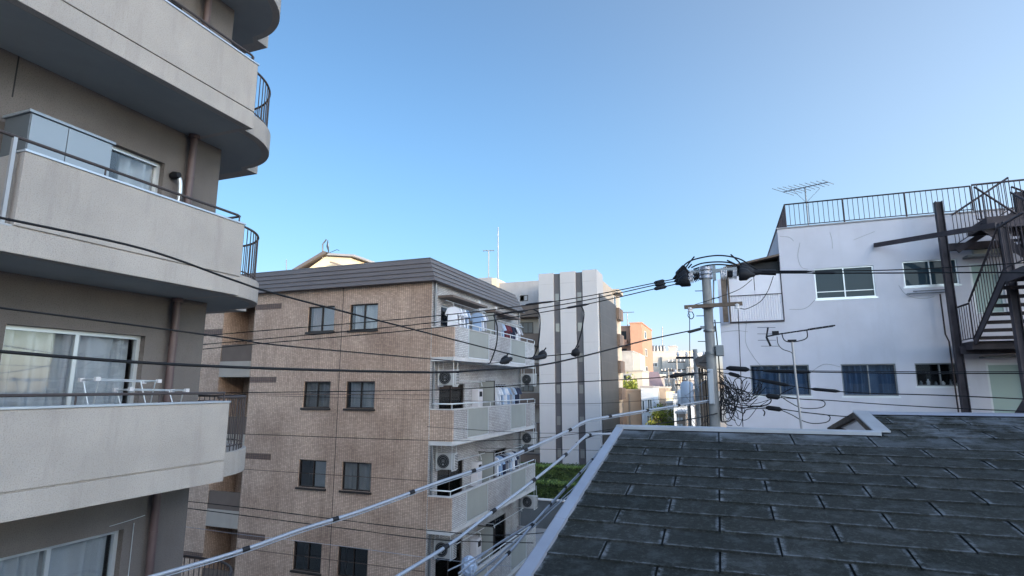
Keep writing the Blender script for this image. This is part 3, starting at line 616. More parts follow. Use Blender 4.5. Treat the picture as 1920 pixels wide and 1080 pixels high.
for i in range(6):
    z = 8.6-2.9*i; m = MB(); m.box(-10.895, -10.35, YT+9.8, YT+12.5, z-1.25, z); m.build('side_balcony', M['brown_panel'], TW)
    window(TW, 'x', -10.85, YT+9.7, YT+10.9, z+.2, z+1.4, M['alu'], 1, 'glass_dark', None, fw=.08)
m = MB(); m.box(-17, -10.9, YT+11, YT+14, G, 10.4); m.build('rear_body', M['cream_panel'], TW)
# lower wing of the tower
WG = thing('apartment_building', 'grey and cream block with brown balcony bands left of the pale tower', 'building', (-22, 60, G))
YW = 57
xa, xb = at(868, 560, YW).x, -17.2
zt = at(950, 530, YW).z
m = MB(); m.box(xa, xb, YW, YW+9, G, zt); m.build('wall', M['pale'], WG)
m = MB(); m.box(at(884, 522, YW-1).x, at(922, 522, YW-1).x, YW-1, YW+3, zt-1.5, at(905, 521, YW-1).z); m.build('roof_house', M['pale'], WG)
m = MB(); m.box(at(922, 522, YW-1).x+.001, at(922, 522, YW-1).x+.5, YW-1, YW+3, zt-1.2, at(905, 523, YW-1).z); m.build('painted_sun_return', M['cream'], WG)  # cream return has sunlight put into its colour
for (u0, v0, u1, v1) in ((975, 553, 990, 565), (941, 555, 957, 567)):
    a = at(u0, v1, YW); b = at(u1, v0, YW); window(WG, 'y', YW-.03, a.x, b.x, a.z, b.z, M['bronze'], 2, 'glass_dark', None, back=1, fw=.07)
for i in range(6):
    z = at(985, 575, YW).z-3.05*i; x0 = at(935, 590, YW).x
    m = MB(); m.box(x0, xb-.02, YW-1.3, YW-.01, z-1.3, z); m.build('balcony_band', M['brown_panel'], WG, bevel=.02)
    m = MB(); m.box(x0, xb-.02, YW-.03, YW-.005, z-3.0, z-1.32); m.build('cream_wall', M['cream_panel'], WG)
    window(WG, 'y', YW-.1, at(972, 610, YW).x, at(1000, 610, YW).x, z-2.9, z-1.7, M['bronze'], 3, 'glass_frost', None, back=1, fw=.07)
TA = tv_antenna('small tv antenna on the roof of the block left of the tower', at(916, 523, YW), at(916, 470, YW).z-at(916, 523, YW).z, 1.2, 4, .4, r=.035, dirv=(1, .3, 0))
m = MB(); p0 = at(934, 531, YW+2); p1 = at(934, 426, YW+2); m.tube([p0, p1], .085, 8, r2=.05); tag(m.build('lightning_rod', M['steel_grey']), 'tall pale lightning rod above the block left of the tower', 'lightning rod')
# ================================================================ HEDGES, GREY YARD WALL
def leaves(mb, n, f, s0, s1):
    for _ in range(n):
        p = f(); s = R.uniform(s0, s1); a = Vector((R.gauss(0, 1), R.gauss(0, 1), R.gauss(0, 1))).normalized(); b = a.orthogonal().normalized()*s; c = a.cross(b).normalized()*s*.6
        mb.quad(p-b, p+c, p+b, p-c)
def hedge(lbl, x0, x1, y0, y1, z0, z1, n, grp):
    t = thing('hedge', lbl, 'hedge', ((x0+x1)/2, (y0+y1)/2, z0), grp)
    m = MB(); m.box(x0+.15, x1-.15, y0+.15, y1-.15, z0, z1-.15); m.build('inner_growth', M['hedge'], t)
    def f():
        k = R.random(); x = R.uniform(x0, x1); e = R.gauss(0, .05)
        return Vector((x, y0+e+.05, R.uniform(z0, z1))) if k < .5 else (Vector((x, R.uniform(y0, y1), z1+e)) if k < .9 else Vector((x1+e, R.uniform(y0, y1), R.uniform(z0, z1))))
    m = MB(); leaves(m, n, f, .05, .10); m.build('leaves', M['hedge'], t)
    m = MB(); leaves(m, n//3, lambda: Vector((R.uniform(x0, x1), y0+abs(R.gauss(0, .5)), z1+.06+R.gauss(0, .04))), .04, .09); m.build('skylit_top_leaves', M['hedge_skylit'], t)  # top leaves carry the sky light in their colour
hedge('upper clipped green hedge at the foot of the pale tower', -17.5, -8.2, 47.5, 50, G, -6.7, 7000, 'clipped hedges below the tower')
hedge('lower clipped green hedge behind the grey yard wall', -17.5, -7.6, 42.0, 44, G, -7.12, 9000, 'clipped hedges below the tower')
m = MB(); m.box(-16, -8.0, 38, 38.3, G, -7.50); tag(m.build('yard_wall', M['yard'], bevel=.01), 'smooth dark grey wall in front of the lower hedge', 'wall')
m = MB(); m.box(-16, -8.0, 37.9, 38.4, -7.498, -7.44); tag(m.build('wall_coping', M['slab']), 'pale coping strip on top of the grey yard wall', 'coping')
m = MB(); m.box(-8.6, -5.2, 26.6, 30, G, -8.2); tag(m.build('low_wall', M['pale'], bevel=.02), 'low pale block at the yard corner under the thin cables', 'wall')
# ================================================================ WHITE BUILDING (right)
WB = thing('apartment_building', 'white rendered three storey building with roof railing on the right', 'building', (5, 20, G))
YR = 18.4; k = YR
wins = [(.146*k, .2285*k, .1375*k, .1865*k, 'glass_teal', 'mid'), (.267*k, .336*k, .150*k, .189*k, 'glass_teal', None),
        (.041*k, .1265*k, -.0135*k, .0345*k, 'glass', 'curtain_blue'), (.1705*k, .243*k, -.0135*k, .0345*k, 'glass', 'curtain_blue'), (.267*k, .329*k, .001*k, .0345*k, 'glass', None)]
doors = [(.350*k, .388*k, .085*k, .180*k), (.353*k, .397*k, -.06*k, .034*k)]
hw = [w_[:4] for w_ in wins]+doors
m = MB(); m.wall('y', YR, 0, 1.8, G, 1.92, [h for h in hw if h[1] <= 1.8], .12, back=1)
m.wall('y', YR, 0, 14, G, 1.92, [h for h in hw if h[3] < 1.92], .12, back=1)
m.v = []; m.f = []
m.wall('y', YR, 0, 14, G, 1.92, [h for h in hw if h[2] < 1.5 and h[3] < 1.92], .12, back=1)
m.wall('y', YR, 1.8, 14, 1.92, 4.73, [(h[0], h[1], max(h[2], 1.92), h[3]) for h in hw if h[3] > 1.92], .12, back=1)
m.quad((1.8, YR, 1.92), (1.8, YR+8, 1.92), (1.8, YR+8, 4.73), (1.8, YR, 4.73)); m.quad((0, YR, G), (0, YR+8, G), (0, YR+8, 1.92), (0, YR, 1.92))
m.quad((0, YR, 1.92), (1.8, YR, 1.92), (1.8, YR+8, 1.92), (0, YR+8, 1.92)); m.quad((1.8, YR, 4.70), (14, YR, 4.70), (14, YR+8, 4.70), (1.8, YR+8, 4.70))
m.quad((0, YR+8, G), (14, YR+8, G), (14, YR+8, 4.73), (0, YR+8, 4.73)); m.quad((14, YR, G), (14, YR+8, G), (14, YR+8, 4.73), (14, YR, 4.73))
m.build('wall', M['white'], WB)
m = MB(); m.box(1.77, 14.03, YR-.03, YR+.12, 4.731, 4.77); m.box(1.77, 1.92, YR+.121, YR+8, 4.731, 4.77); m.build('roof_coping', M['pale'], WB, bevel=.004)
for j, (a, b, c, d, g, e) in enumerate(wins):
    window(WB, 'y', YR+.04, a, b, c, d, M['steel_grey'] if j > 1 else M['alu'], 2, g, e if e and e.startswith('cur') else None, fw=.032, back=1, sill=M['alu'], midbar=(e == 'mid'))
# things behind the kitchen window pane
kw = wins[4]
for j in range(6):
    m = MB(); x = kw[0]+.15+j*.17; hgt = R.uniform(.08, .2); m.lathe((x, YR+.2, kw[2]+.02), (x, YR+.2, kw[2]+.02+hgt), [(0, .04), (.6, .05), (.8, .02), (1, .025)], 8)
    tag(m.build('bottle', M['porcelain' if j % 2 else 'steel_grey']), '%s of the small bottles behind the lower right kitchen window' % (['leftmost', 'second', 'third', 'fourth', 'fifth', 'last'][j]), 'bottle', 'bottles on the kitchen window ledge')
for j, (a, b, c, d) in enumerate(doors):
    window(WB, 'y', YR+.04, a, b, c, d, M['alu'], 1, 'glass_door', None, fw=.06, back=1, name='door', midbar=True)
    m = MB(); m.box(a-.12, b+.15, YR-.35, YR-.001, d+.12, d+.17); m.build('door_canopy', M['steel_grey'], WB)
m = MB(); m.box(.356*k, .389*k, YR-.12, YR-.001, .192*k, .204*k); m.build('vent_box', M['beige_panel'], WB)
for (u0, u1, v) in ((1712, 1788, 546), (1700, 1775, 551)):
    a = at(u0, v, YR-.12); b = at(u1, v-4, YR-.12); m = MB(); m.tube([(a.x, YR-.12, a.z), (b.x, YR-.12, a.z)], .018, 8); m.tube([(a.x+.1, YR, a.z), (a.x+.1, YR-.12, a.z)], .012, 6); m.tube([(b.x-.1, YR, a.z), (b.x-.1, YR-.12, a.z)], .012, 6); m.build('drying_bar', M['steel_grey'], WB)
m = MB(); m.tube([(5.74, YR-.08, G), (5.74, YR-.08, 1.2), (5.68, YR-.08, 1.4), (5.68, YR-.08, 2.5)], .02, 8); m.build('drain_pipe', M['steel'], WB)
# cracks in the render
for pts in ([(1556, 435), (1560, 450), (1561, 466)], [(1500, 455), (1496, 480), (1502, 500), (1515, 505)], [(1462, 443), (1480, 445), (1488, 452)], [(1400, 600), (1398, 640), (1412, 668), (1430, 690)], [(1352, 623), (1380, 620), (1402, 622)], [(1600, 450), (1640, 434)], [(1518, 700), (1545, 683), (1575, 688)], [(1685, 535), (1700, 553), (1730, 560), (1752, 556)], [(1480, 580), (1510, 578), (1530, 560)]):
    m = MB(); m.tube(smooth_path([(at(u, v, YR).x, YR-.001, at(u, v, YR).z) for u, v in pts]), .006, 4); m.build('render_crack', M['concrete'], WB)
# roof railing
m = MB(); zr0, zr1 = 4.83, 5.50; xr0, xr1, yr0 = 2.06, 6.74, YR+.06
for z in (zr0, zr1): m.tube([(xr0, YR+7.6, z), (xr0, yr0, z), (xr1, yr0, z)], .022 if z == zr1 else .014, 8)
RL = m.build('roof_railing', M['steel'], WB)
m = MB(); n = 36
for i in range(n+1): m.tube([(xr0+(xr1-xr0)*i/n, yr0, zr0), (xr0+(xr1-xr0)*i/n, yr0, zr1)], .0085, 5)
for i in range(1, 55): m.tube([(xr0, yr0+i*.138, zr0), (xr0, yr0+i*.138, zr1)], .0085, 5)
m.build('baluster', M['steel'], RL)
for i in (0, 1/3, 2/3, 1): m = MB(); m.tube([(xr0+(xr1-xr0)*i, yr0, 4.75), (xr0+(xr1-xr0)*i, yr0, zr1)], .024, 8); m.build('post', M['steel'], RL)
# cladded hut on the left shoulder
hx0, hx1, hz0, hz1 = .30, 1.79, 1.925, 3.36
m = MB(); nrib = 22
for i in range(nrib):
    a = hx0+(hx1-hx0)*i/nrib; b = hx0+(hx1-hx0)*(i+1)/nrib
    m.prism([(a, YR+.02), (a+.012, YR-.0), (b-.012, YR-.0), (b, YR+.02)], hz0, hz1-.62, 'z')
m.box(hx0, (hx0+hx1)/2-.01, YR+.0, YR+.03, hz1-.60, hz1); m.box((hx0+hx1)/2+.01, hx1, YR+.0, YR+.03, hz1-.60, hz1)
m.quad((hx0, YR+.03, hz0), (hx0, YR+3, hz0), (hx0, YR+3, hz1), (hx0, YR+.03, hz1))
m.build('hut_cladding', M['clad'], WB)
m = MB(); m.box(hx0-.02, hx1+.005, YR-.03, YR-.002, hz0-.02, hz0+.03); m.box(hx0, hx1, YR-.02, YR-.003, hz1-.62, hz1-.60); m.box(hx1-.02, hx1+.01, YR-.02, YR-.003, hz0+.03, hz1); m.build('hut_trim', M['steel'], WB)
m = MB(); m.box(hx0-.02, 1.79, YR+.2, YR+3, hz1, hz1+.42); m.build('hut_opening_shade', M['room'], WB)  # dark box stands for the shade in the hut opening
m = MB(); m.prism([(.2, 3.60), (.2, 3.66), (1.79, 3.95), (1.79, 3.89)], YR-.1, YR+3.2, 'y'); m.build('hut_roof', M['wood'], WB)
for (u0, u1) in ((1351, 1361), (1363, 1366)):
    a = at(u0, 520, YR-.3).x; b = at(u1, 520, YR-.3).x; m = MB(); m.box(a, b, YR-.3, YR-.2, at(1356, 604, YR-.3).z, at(1356, 507, YR-.3).z); m.build('hut_board', M['wood'], WB)
AR = tv_antenna('tv antenna with fanned rods on the roof of the white building', (2.86, 19.8, 4.8), 1.62, 1.5, 10, .62, dirv=(1, -.75, -.10), r=.014)
m = MB(); b0 = Vector((2.86, 19.8, 5.9)); [m.tube([b0, b0+Vector(q)], .007, 5) for q in ((-.42, 0, .55), (.42, 0, .42))]; m.build('strut', M['steel_grey'], AR)
# ================================================================ STEEL STAIRCASE
ST = thing('external_staircase', 'dark brown steel outdoor staircase bolted to the white building', 'staircase', (7, 16.5, G))
def post(x, y, z0, z1, w_=.17):
    m = MB(); m.box(x-w_/2, x-w_/2+.02, y-w_/2, y+w_/2, z0, z1); m.box(x+w_/2-.02, x+w_/2, y-w_/2, y+w_/2, z0, z1); m.box(x-w_/2+.02, x+w_/2-.02, y-.012, y+.012, z0, z1); return m.build('column', M['steel'], ST)
post(5.76, 17.85, G, 4.97, .17); post(.397*15.6, 15.6, G, .237*15.6, .16); post(.423*17.2, 17.2, G, 4.85, .2); post(8.4, 15.0, G, 4.0, .2)
def beam(a, b, w_=.1, h_=.16): m = MB(); m.bar(a, b, w_, h_); return m.build('beam', M['steel'], ST)
b1 = at(1640, 460, 18.35); b2 = at(1868, 422, 15.75); beam(b1, b2, .08, .12); beam((5.8, 18.2, 3.75), (7.4, 18.2, 3.75), .1, .2); beam((5.76, 17.7, .93), (8.3, 17.7, .93), .1, .2); beam((.397*15.6, 15.6, 3.66), (8.4, 15.6, 3.66), .1, .14)
def railing(pts, h_=.95, n=14, lo=.08):
    P = [Vector(p) for p in pts]
    m = MB(); m.tube([p+Vector((0, 0, h_)) for p in P], .026, 8); m.tube([p+Vector((0, 0, lo)) for p in P], .014, 6); T = m.build('railing', M['steel'], ST)
    m = MB(); tot = sum((P[i+1]-P[i]).length for i in range(len(P)-1))
    for i in range(len(P)-1):
        c = max(2, round(n*(P[i+1]-P[i]).length/tot))
        for j in range(c+1): q = P[i].lerp(P[i+1], j/c); m.tube([q+Vector((0, 0, lo)), q+Vector((0, 0, h_))], .0095, 5)
    m.build('baluster', M['steel'], T)
def flight(x0, x1, ya, za, yb, zb, n):
    for x in (x0, x1):
        m = MB(); m.bar((x, ya, za), (x, yb, zb), .03, .20); m.build('stringer', M['steel'], ST)
    for i in range(n):
        t = (i+.5)/n; y = ya+(yb-ya)*t; z = za+(zb-za)*t
        m = MB(); m.box(x0+.02, x1-.02, y-.14, y+.14, z-.005, z+.035); m.box(x0+.02, x1-.02, y-.14, y-.12, z-.05, z-.006); m.build('tread', M['steel'], ST)
def landing(x0, x1, y0, y1, z):
    m = MB(); m.box(x0, x1, y0, y1, z-.03, z); m.box(x0, x1, y0, y0+.06, z-.2, z-.031); m.box(x0, x1, y1-.06, y1, z-.2, z-.031); m.box(x0, x0+.06, y0+.061, y1-.061, z-.2, z-.031); m.box(x1-.06, x1, y0+.061, y1-.061, z-.2, z-.031)
    m.box((x0+x1)/2-.03, (x0+x1)/2+.03, y0+.061, y1-.061, z-.16, z-.031); m.build('landing', M['steel'], ST)
landing(5.86, 8.3, 17.2, 18.3, 1.12); flight(5.92, 6.95, 17.2, 1.10, 15.1, 2.42, 8); landing(5.9, 8.3, 13.9, 15.1, 2.45)
railing([(5.9, 18.3, 1.12), (5.9, 17.2, 1.12)], .95, 7); railing([(5.9, 17.15, 1.12), (5.9, 15.1, 2.48)], 1.0, 14)
railing([(5.9, 15.1, 2.48), (5.9, 13.9, 2.48)], 1.0, 6)
flight(7.15, 8.2, 15.1, 2.5, 17.2, 3.85, 8); railing([(7.1, 15.1, 2.5), (7.1, 17.2, 3.85)], 1.0, 12)
landing(5.86, 8.3, 17.2, 18.3, -1.68); flight(7.15, 8.2, 15.1, -.3, 17.2, 1.05, 8); flight(5.92, 6.95, 17.2, -1.7, 15.1, -.36, 8); landing(5.9, 8.3, 13.9, 15.1, -.33)
railing([(6.3, 16.9, -1.75), (6.3, 15.35, -.75)], .95, 12); railing([(7.1, 15.1, -.3), (7.1, 17.2, 1.05)], 1.0, 12); railing([(6.3, 17.9, -1.68), (8.2, 17.9, -1.68)], 1.0, 14)
# platform and flights towards the roof
landing(6.3, 9.0, 16.6, 17.8, 4.12)
railing([(6.28, 17.1, 4.12), (7.6, 17.1, 4.12)], 1.0, 12)
a = at(1785, 403, 17.9); b = at(1890, 333, 17.9)
railing([(a.x, 17.9, a.z-.9), (b.x, 17.9, b.z-.9)], .9, 15); m = MB(); m.bar((a.x, 17.9, a.z-1.0), (b.x, 17.9, b.z-1.0), .04, .14); m.build('stringer', M['steel'], ST)
a = at(1826, 350, 16.9); b = at(1935, 420, 16.9)
railing([(a.x, 16.9, a.z-.95), (b.x, 16.9, b.z-.95)], .95, 14); m = MB(); m.bar((a.x, 16.9, a.z-1.0), (b.x, 16.9, b.z-1.0), .04, .16); m.build('stringer', M['steel'], ST)
a = at(1896, 350, 17.5); b = at(1990, 385, 17.5); railing([(a.x, 17.5, a.z-.9), (b.x, 17.5, b.z-.9)], .9, 10)
for j in range(4): m = MB(); m.box(7.0, 8.3, 17.3-j*.02, 17.31-j*.02, 3.3+j*.14, 3.38+j*.14); m.build('riser', M['steel'], ST)
# ================================================================ FOREGROUND ROOF
HR = thing('house', 'house with weathered dark shingle roof and pale metal edge in the foreground', 'house', (2, 7, G))
TS = .1835
zr = lambda y: -.70+(y-9.985)*TS
xl, xr = -1.66, 9.0
m = MB(); m.prism([(xl, 2.6), (xr, 2.6), (xr, 11.30), (2.16, 11.30), (2.16, 9.93), (xl, 9.93)], 0, 1)
vs = [(v[0], v[1], zr(v[1])-.03-(.06 if v[2] == 0 else 0)) for v in m.v]; m.v = vs; m.build('roof_deck', M['room'], HR)
m = MB(); cid = 0
edges = [9.90, 9.30]+[9.30-.3905*i for i in range(1, 18)]
for _k in range(4): edges = [edges[0]+.39]+edges
for ci in range(len(edges)-1):
    yt, yb_ = edges[ci], edges[ci+1]
    if ci == 3: pass
    off = -1.665+(.5 if ci % 2 else 0)*1.03+.51
    x = off-2.06
    while x < xr:
        a, b = x+.009, x+1.03-.009; x += 1.03
        lim = xl if yt <= 9.95 else 2.16
        a = max(a, lim); b = min(b, xr)
        if b-a < .05: continue
        j1 = R.uniform(-.010, .010); j2 = j1+R.uniform(-.010, .010); lift = R.uniform(0, .006); cid += 1
        top = (zr(yt)-.006, yt); 
        lb = zr(yb_+j1)+.008+lift; rb = zr(yb_+j2)+.008+R.uniform(0, .006)
        seg = 5; pv = []
        for i in range(seg+1):
            t = i/seg; xx = a+(b-a)*t; yb2 = yb_+j1*(1-t)+j2*t+.003*math.sin(t*9+cid); pv.append((xx, yb2, lb*(1-t)+rb*t+R.uniform(0, .002)))
        for i in range(seg):
            p, q = pv[i], pv[i+1]; t0, t1 = i/seg, (i+1)/seg
            m.add([p, q, (q[0], yt+.04, zr(yt)-.002), (p[0], yt+.04, zr(yt)-.002)], [(0, 1, 2, 3)], uvs=[((cid+.001+t0*.998, 0), (cid+.001+t1*.998, 0), (cid+.001+t1*.998, 1), (cid+.001+t0*.998, 1))])
            m.add([(p[0], p[1], p[2]-.022), (q[0], q[1], q[2]-.022), q, p], [(0, 1, 2, 3)], uvs=[((cid+.5, .5),)*4])
        for p, sg in ((pv[0], 1), (pv[-1], -1)):
            m.add([p, (p[0], yt, zr(yt)), (p[0], yt, zr(yt)-.03), (p[0], p[1], p[2]-.022)], [(0, 1, 2, 3)], uvs=[((cid+.5, .5),)*4])
m.build('shingles', M['shingle'], HR)
# sloping edge trim on the left, in overlapping lengths
yv = [9.96, 8.05, 6.1, 4.2, 2.5]
for i in range(4):
    y0, y1 = yv[i], yv[i+1]; e = .004*(i % 2)
    m = MB(); m.prism([(-1.78, -.12), (-1.78, .045), (-1.765, .052), (-1.655, .034), (-1.650, .0), (-1.70, -.02), (-1.70, -.12)], y0, y1, 'y')
    m.v = [(v[0], v[1], v[2]+zr(v[1])+e) for v in m.v]; m.build('edge_trim', M['trim'], HR)
# cap along the near top edge
m = MB(); m.prism([(9.90, -.005), (9.90, .045), (9.93, .062), (10.08, .062), (10.08, -.35), (10.04, -.35), (10.04, -.005)], -1.775, 2.13, 'x')
m.v = [(v[0], v[1], v[2]+zr(9.95)) for v in m.v]; m.build('roof_cap', M['trim_lt'], HR)
m = MB(); m.box(-1.76, 2.12, 9.895, 9.905, zr(9.9)-.03, zr(9.9)+.008); m.build('cap_shadow_strip', M['rubber'], HR)  # black strip stands for the shadow line under the cap
m = MB(); m.prism([(11.16, .004), (11.22, .03), (11.34, .05), (11.46, .03), (11.46, -.0)], 2.16, xr, 'x'); m.v = [(v[0], v[1], v[2]+zr(11.3)) for v in m.v]; m.build('ridge_cap', M['trim'], HR)
m = MB(); zp = zr(11.35); m.quad((2.12, 11.38, zp), (xr, 11.38, zp), (xr, 14.4, zp-.55), (2.12, 14.4, zp-.55)); m.build('rear_slope', M['shingle'], HR)
# gable end facing left, with boards
m = MB(); m.prism([(10.05, -.80), (11.37, zp-.08), (14.2, -.80)], 2.13, 2.15, 'x'); m.build('gable_wall', M['porcelain'], HR)
m = MB(); m.prism([(10.0, zr(10.0)-.07), (11.38, zp-.08), (11.38, zp+.02), (10.0, zr(10.0)+.03)], 2.06, 2.127, 'x'); m.prism([(11.381, zp-.08), (14.3, -.90-.08), (14.3, -.90+.02), (11.381, zp+.02)], 2.06, 2.127, 'x'); m.build('barge_board', M['wood'], HR)
m = MB(); m.prism([(10.0, zr(10.0)+.032), (11.38, zp+.022), (11.38, zp+.05), (10.0, zr(10.0)+.056)], 2.05, 2.27, 'x'); m.build('verge_flashing', M['trim_lt'], HR)
m = MB(); m.prism([(2.9, G), (2.9, zr(2.9)-.12), (9.9, zr(9.9)-.12), (9.9, G)], -1.55, 8.8, 'x'); m.prism([(9.901, G), (9.901, zr(9.9)-.12), (11.3, zr(11.3)-.14), (14, -1.05), (14, G)], 2.2, 8.8, 'x'); m.build('wall', M['beige'], HR)
# antenna on a mast behind the ridge
YA = thing('tv_antenna', 'large tv antenna on a pale mast standing behind the shingle roof edge', 'antenna', tuple(at(1503, 800, 11.2)))
q = lambda u, v, Y=11.2: at(u, v, Y)
m = MB(); m.tube([q(1485, 637), q(1489, 680), q(1504, 815)], .019, 8); m.build('mast', M['railgrey'], YA)
m = MB(); m.tube([q(1437, 631), q(1463, 626), q(1525, 617), q(1566, 610)], .013, 7); m.tube([q(1515, 618), q(1562, 611)], .019, 6); m.build('boom', M['rubber'], YA)
m = MB(); m.tube(smooth_path([q(1466, 626), q(1470, 637), q(1480, 641), q(1500, 639), q(1513, 633), q(1513, 620)]), .010, 6); m.build('bracket', M['rubber'], YA)
m = MB(); m.tube([q(1440, 614), q(1437, 632)], .016, 6); m.tube([q(1437, 632), q(1445, 649)], .02, 6); m.build('reflector', M['rubber'], YA)
m = MB()
for (u, v) in ((1438, 614), (1438, 626), (1439, 638), (1445, 649)): m.tube([q(u-18, v, 11.2), q(u+16, v, 11.2)], .006, 5)
for i in range(8): c = q(1470+12*i, 625-1.8*i); m.tube([c+Vector((-.02, -.13, 0)), c+Vector((.02, .13, 0))], .004, 5)
m.build('element', M['steel_grey'], YA)
m = MB(); c = q(1454, 625); m.box(c.x-.055, c.x+.055, c.y-.03, c.y+.03, c.z-.03, c.z+.04); c = q(1485, 639); m.box(c.x-.07, c.x+.07, c.y-.03, c.y+.03, c.z-.02, c.z+.02); m.build('feed_box', M['rubber'], YA)
m = MB(); m.tube(smooth_path([q(1457, 631), q(1459, 645), q(1468, 655), q(1485, 662), q(1490, 680), q(1491, 700)]), .007, 5); m.build('lead', M['wire'], YA)
# ================================================================ POWER POLE
YP = 12.5; p = lambda u, v, Y=YP: at(u, v, Y)
PT = thing('utility_pole', 'concrete power pole topped with insulators between the roof and the white building', 'utility pole', tuple(Vector((p(1335, 700).x, YP, G))))
xt = -.222; m = MB(); m.tube([(xt+.01, YP, G), (xt-.0, YP, 2.50)], .135, 18, r2=.092); m.build('shaft', M['polecon'], PT)
for v_ in (578, 622, 664): c = p(1330, v_); m = MB(); m.tube([(xt, YP, c.z), (xt, YP, c.z+.045)], .122, 14); m.build('band', M['steel_grey'], PT)
for i, v_ in enumerate((545, 560, 592, 606, 640, 652, 680)):
    c = p(1330, v_); sg = 1 if i % 2 else -1; m = MB(); m.tube([(xt+sg*.09, YP-.03, c.z), (xt+sg*.24, YP-.06, c.z)], .009, 6); m.build('step_bolt', M['rubber'], PT)
m = MB(); m.box(xt+.10, xt+.26, YP-.14, YP+.04, p(1345, 668).z, p(1345, 648).z); m.build('junction_box', M['steel_grey'], PT, bevel=.01)
m = MB(); m.tube(smooth_path([(xt+.12, YP-.06, p(1340, 600).z), (xt+.14, YP-.07, p(1342, 640).z), (xt+.15, YP-.08, p(1344, 700).z), (xt+.13, YP-.08, p(1346, 790).z)]), .014, 6); m.tube([(xt-.13, YP-.04, p(1340, 690).z), (xt-.14, YP-.04, p(1340, 800).z)], .012, 6); m.build('riser_cable', M['wire'], PT)
z0 = p(1335, 692).z; z1 = p(1335, 758).z
m = MB(); m.box(xt-.09, xt+.03, YP-.165, YP-.11, z1, z0); m.build('cable_guard', M['trim_lt'], PT, bevel=.02)
# top collar and arm
m = MB(); zc = p(1322, 512).z
for i, dz in enumerate((.09, 0, -.09)): m.tube([(xt-.13, YP, zc+dz), (xt+.13, YP, zc+dz)], .055, 10); m.lathe((xt, YP, zc+dz-.03), (xt, YP, zc+dz+.03), [(0, .115), (1, .115)], 14)
m.build('top_clamp', M['trim'], PT)
m = MB(); m.bar((xt-.30, YP, p(1340, 509).z), (xt+.62, YP, p(1340, 507).z), .07, .07); m.box(p(1336, 510).x, p(1342, 510).x, YP-.03, YP+.03, p(1336, 526).z, p(1336, 498).z); m.build('top_arm', M['steel_grey'], PT)
m = MB(); m.tube([p(1338, 525), p(1338, 575)], .018, 6); m.build('riser', M['steel_grey'], PT)
zx = (p(1283, 576).z+p(1392, 569).z)/2
m = MB(); m.bar(p(1283, 576, YP-.2), p(1392, 569, YP-.2), .07, .075); XA = m.build('crossarm', M['wood'], PT)
m = MB(); [m.lathe(p(u, v, YP-.2), p(u, v+9, YP-.2), [(0, .03), (.3, .06), (.6, .04), (1, .055)]) for u, v in ((1294, 576), (1382, 569))]; m.build('insulator', M['porcelain'], XA)
m = MB(); m.bar(p(1313, 614), p(1342, 614), .05, .06); m.build('bracket', M['steel_grey'], PT)
def disc_string(u0, v0, u1, v1, dY, dark=False):
    a, b = p(u0, v0, YP+dY), p(u1, v1, YP+dY); prof = []
    for i in range(4): prof += [(i*.25, .03), (i*.25+.06, .075), (i*.25+.14, .07), (i*.25+.2, .03)]
    m = MB(); m.lathe(a, b, prof, 12); m.build('insulator', M['rubber' if dark else 'porcelain'], PT)
for i, (dv, dY) in enumerate(((-1, .35), (6, 0), (13, -.3))):
    disc_string(1311, 509+dv*.8, 1300, 511+dv, dY*.5, True); disc_string(1300, 511+dv, 1291, 513+dv, dY*.5)
    disc_string(1352, 508+dv*.8, 1364, 507+dv*.8, dY*.5); disc_string(1364, 507+dv*.8, 1374, 507+dv*.8, dY*.5, True); disc_string(1374, 507+dv*.8, 1382, 507+dv*.8, dY*.5)
m = MB()
for i, (tu, tv, su, sv, dY) in enumerate(((1262, 523, 1289, 506, .2), (1264, 528, 1290, 516, 0), (1266, 533, 1292, 524, -.2))):
    m.lathe(p(tu, tv, YP+dY), p(su, sv, YP+dY), [(0, .02), (.25, .05), (.35, .10), (.9, .15), (1, .13)], 8)
m.build('strain_cover', M['rubber'], PT)
m = MB()
for i, (tu, tv, su, sv, dY) in enumerate(((1420, 511, 1386, 502, .2), (1424, 513, 1386, 509, 0), (1416, 516, 1386, 514, -.2))):
    m.lathe(p(tu, tv, YP+dY), p(su, sv, YP+dY), [(0, .025), (.3, .06), (.5, .12), (.9, .14), (1, .12)], 8)
m.tube([p(1410, 512), p(1425, 510), p(1455, 511)], .06, 8); m.build('strain_cover', M['rubber'], PT)
for pts in ([(1265, 519), (1280, 500), (1300, 487), (1345, 479), (1385, 485), (1410, 500), (1424, 508)], [(1296, 502), (1315, 494), (1345, 491), (1370, 493), (1392, 500)], [(1300, 505), (1325, 498), (1350, 496), (1380, 499)], [(1285, 503), (1293, 492), (1302, 481)], [(1290, 503), (1297, 495)], [(1390, 496), (1380, 486), (1370, 477)], [(1387, 500), (1374, 493), (1363, 488)]):
    m = MB(); m.tube(smooth_path([p(u, v) for u, v in pts]), .016, 6); m.build('jumper', M['wire'], PT)
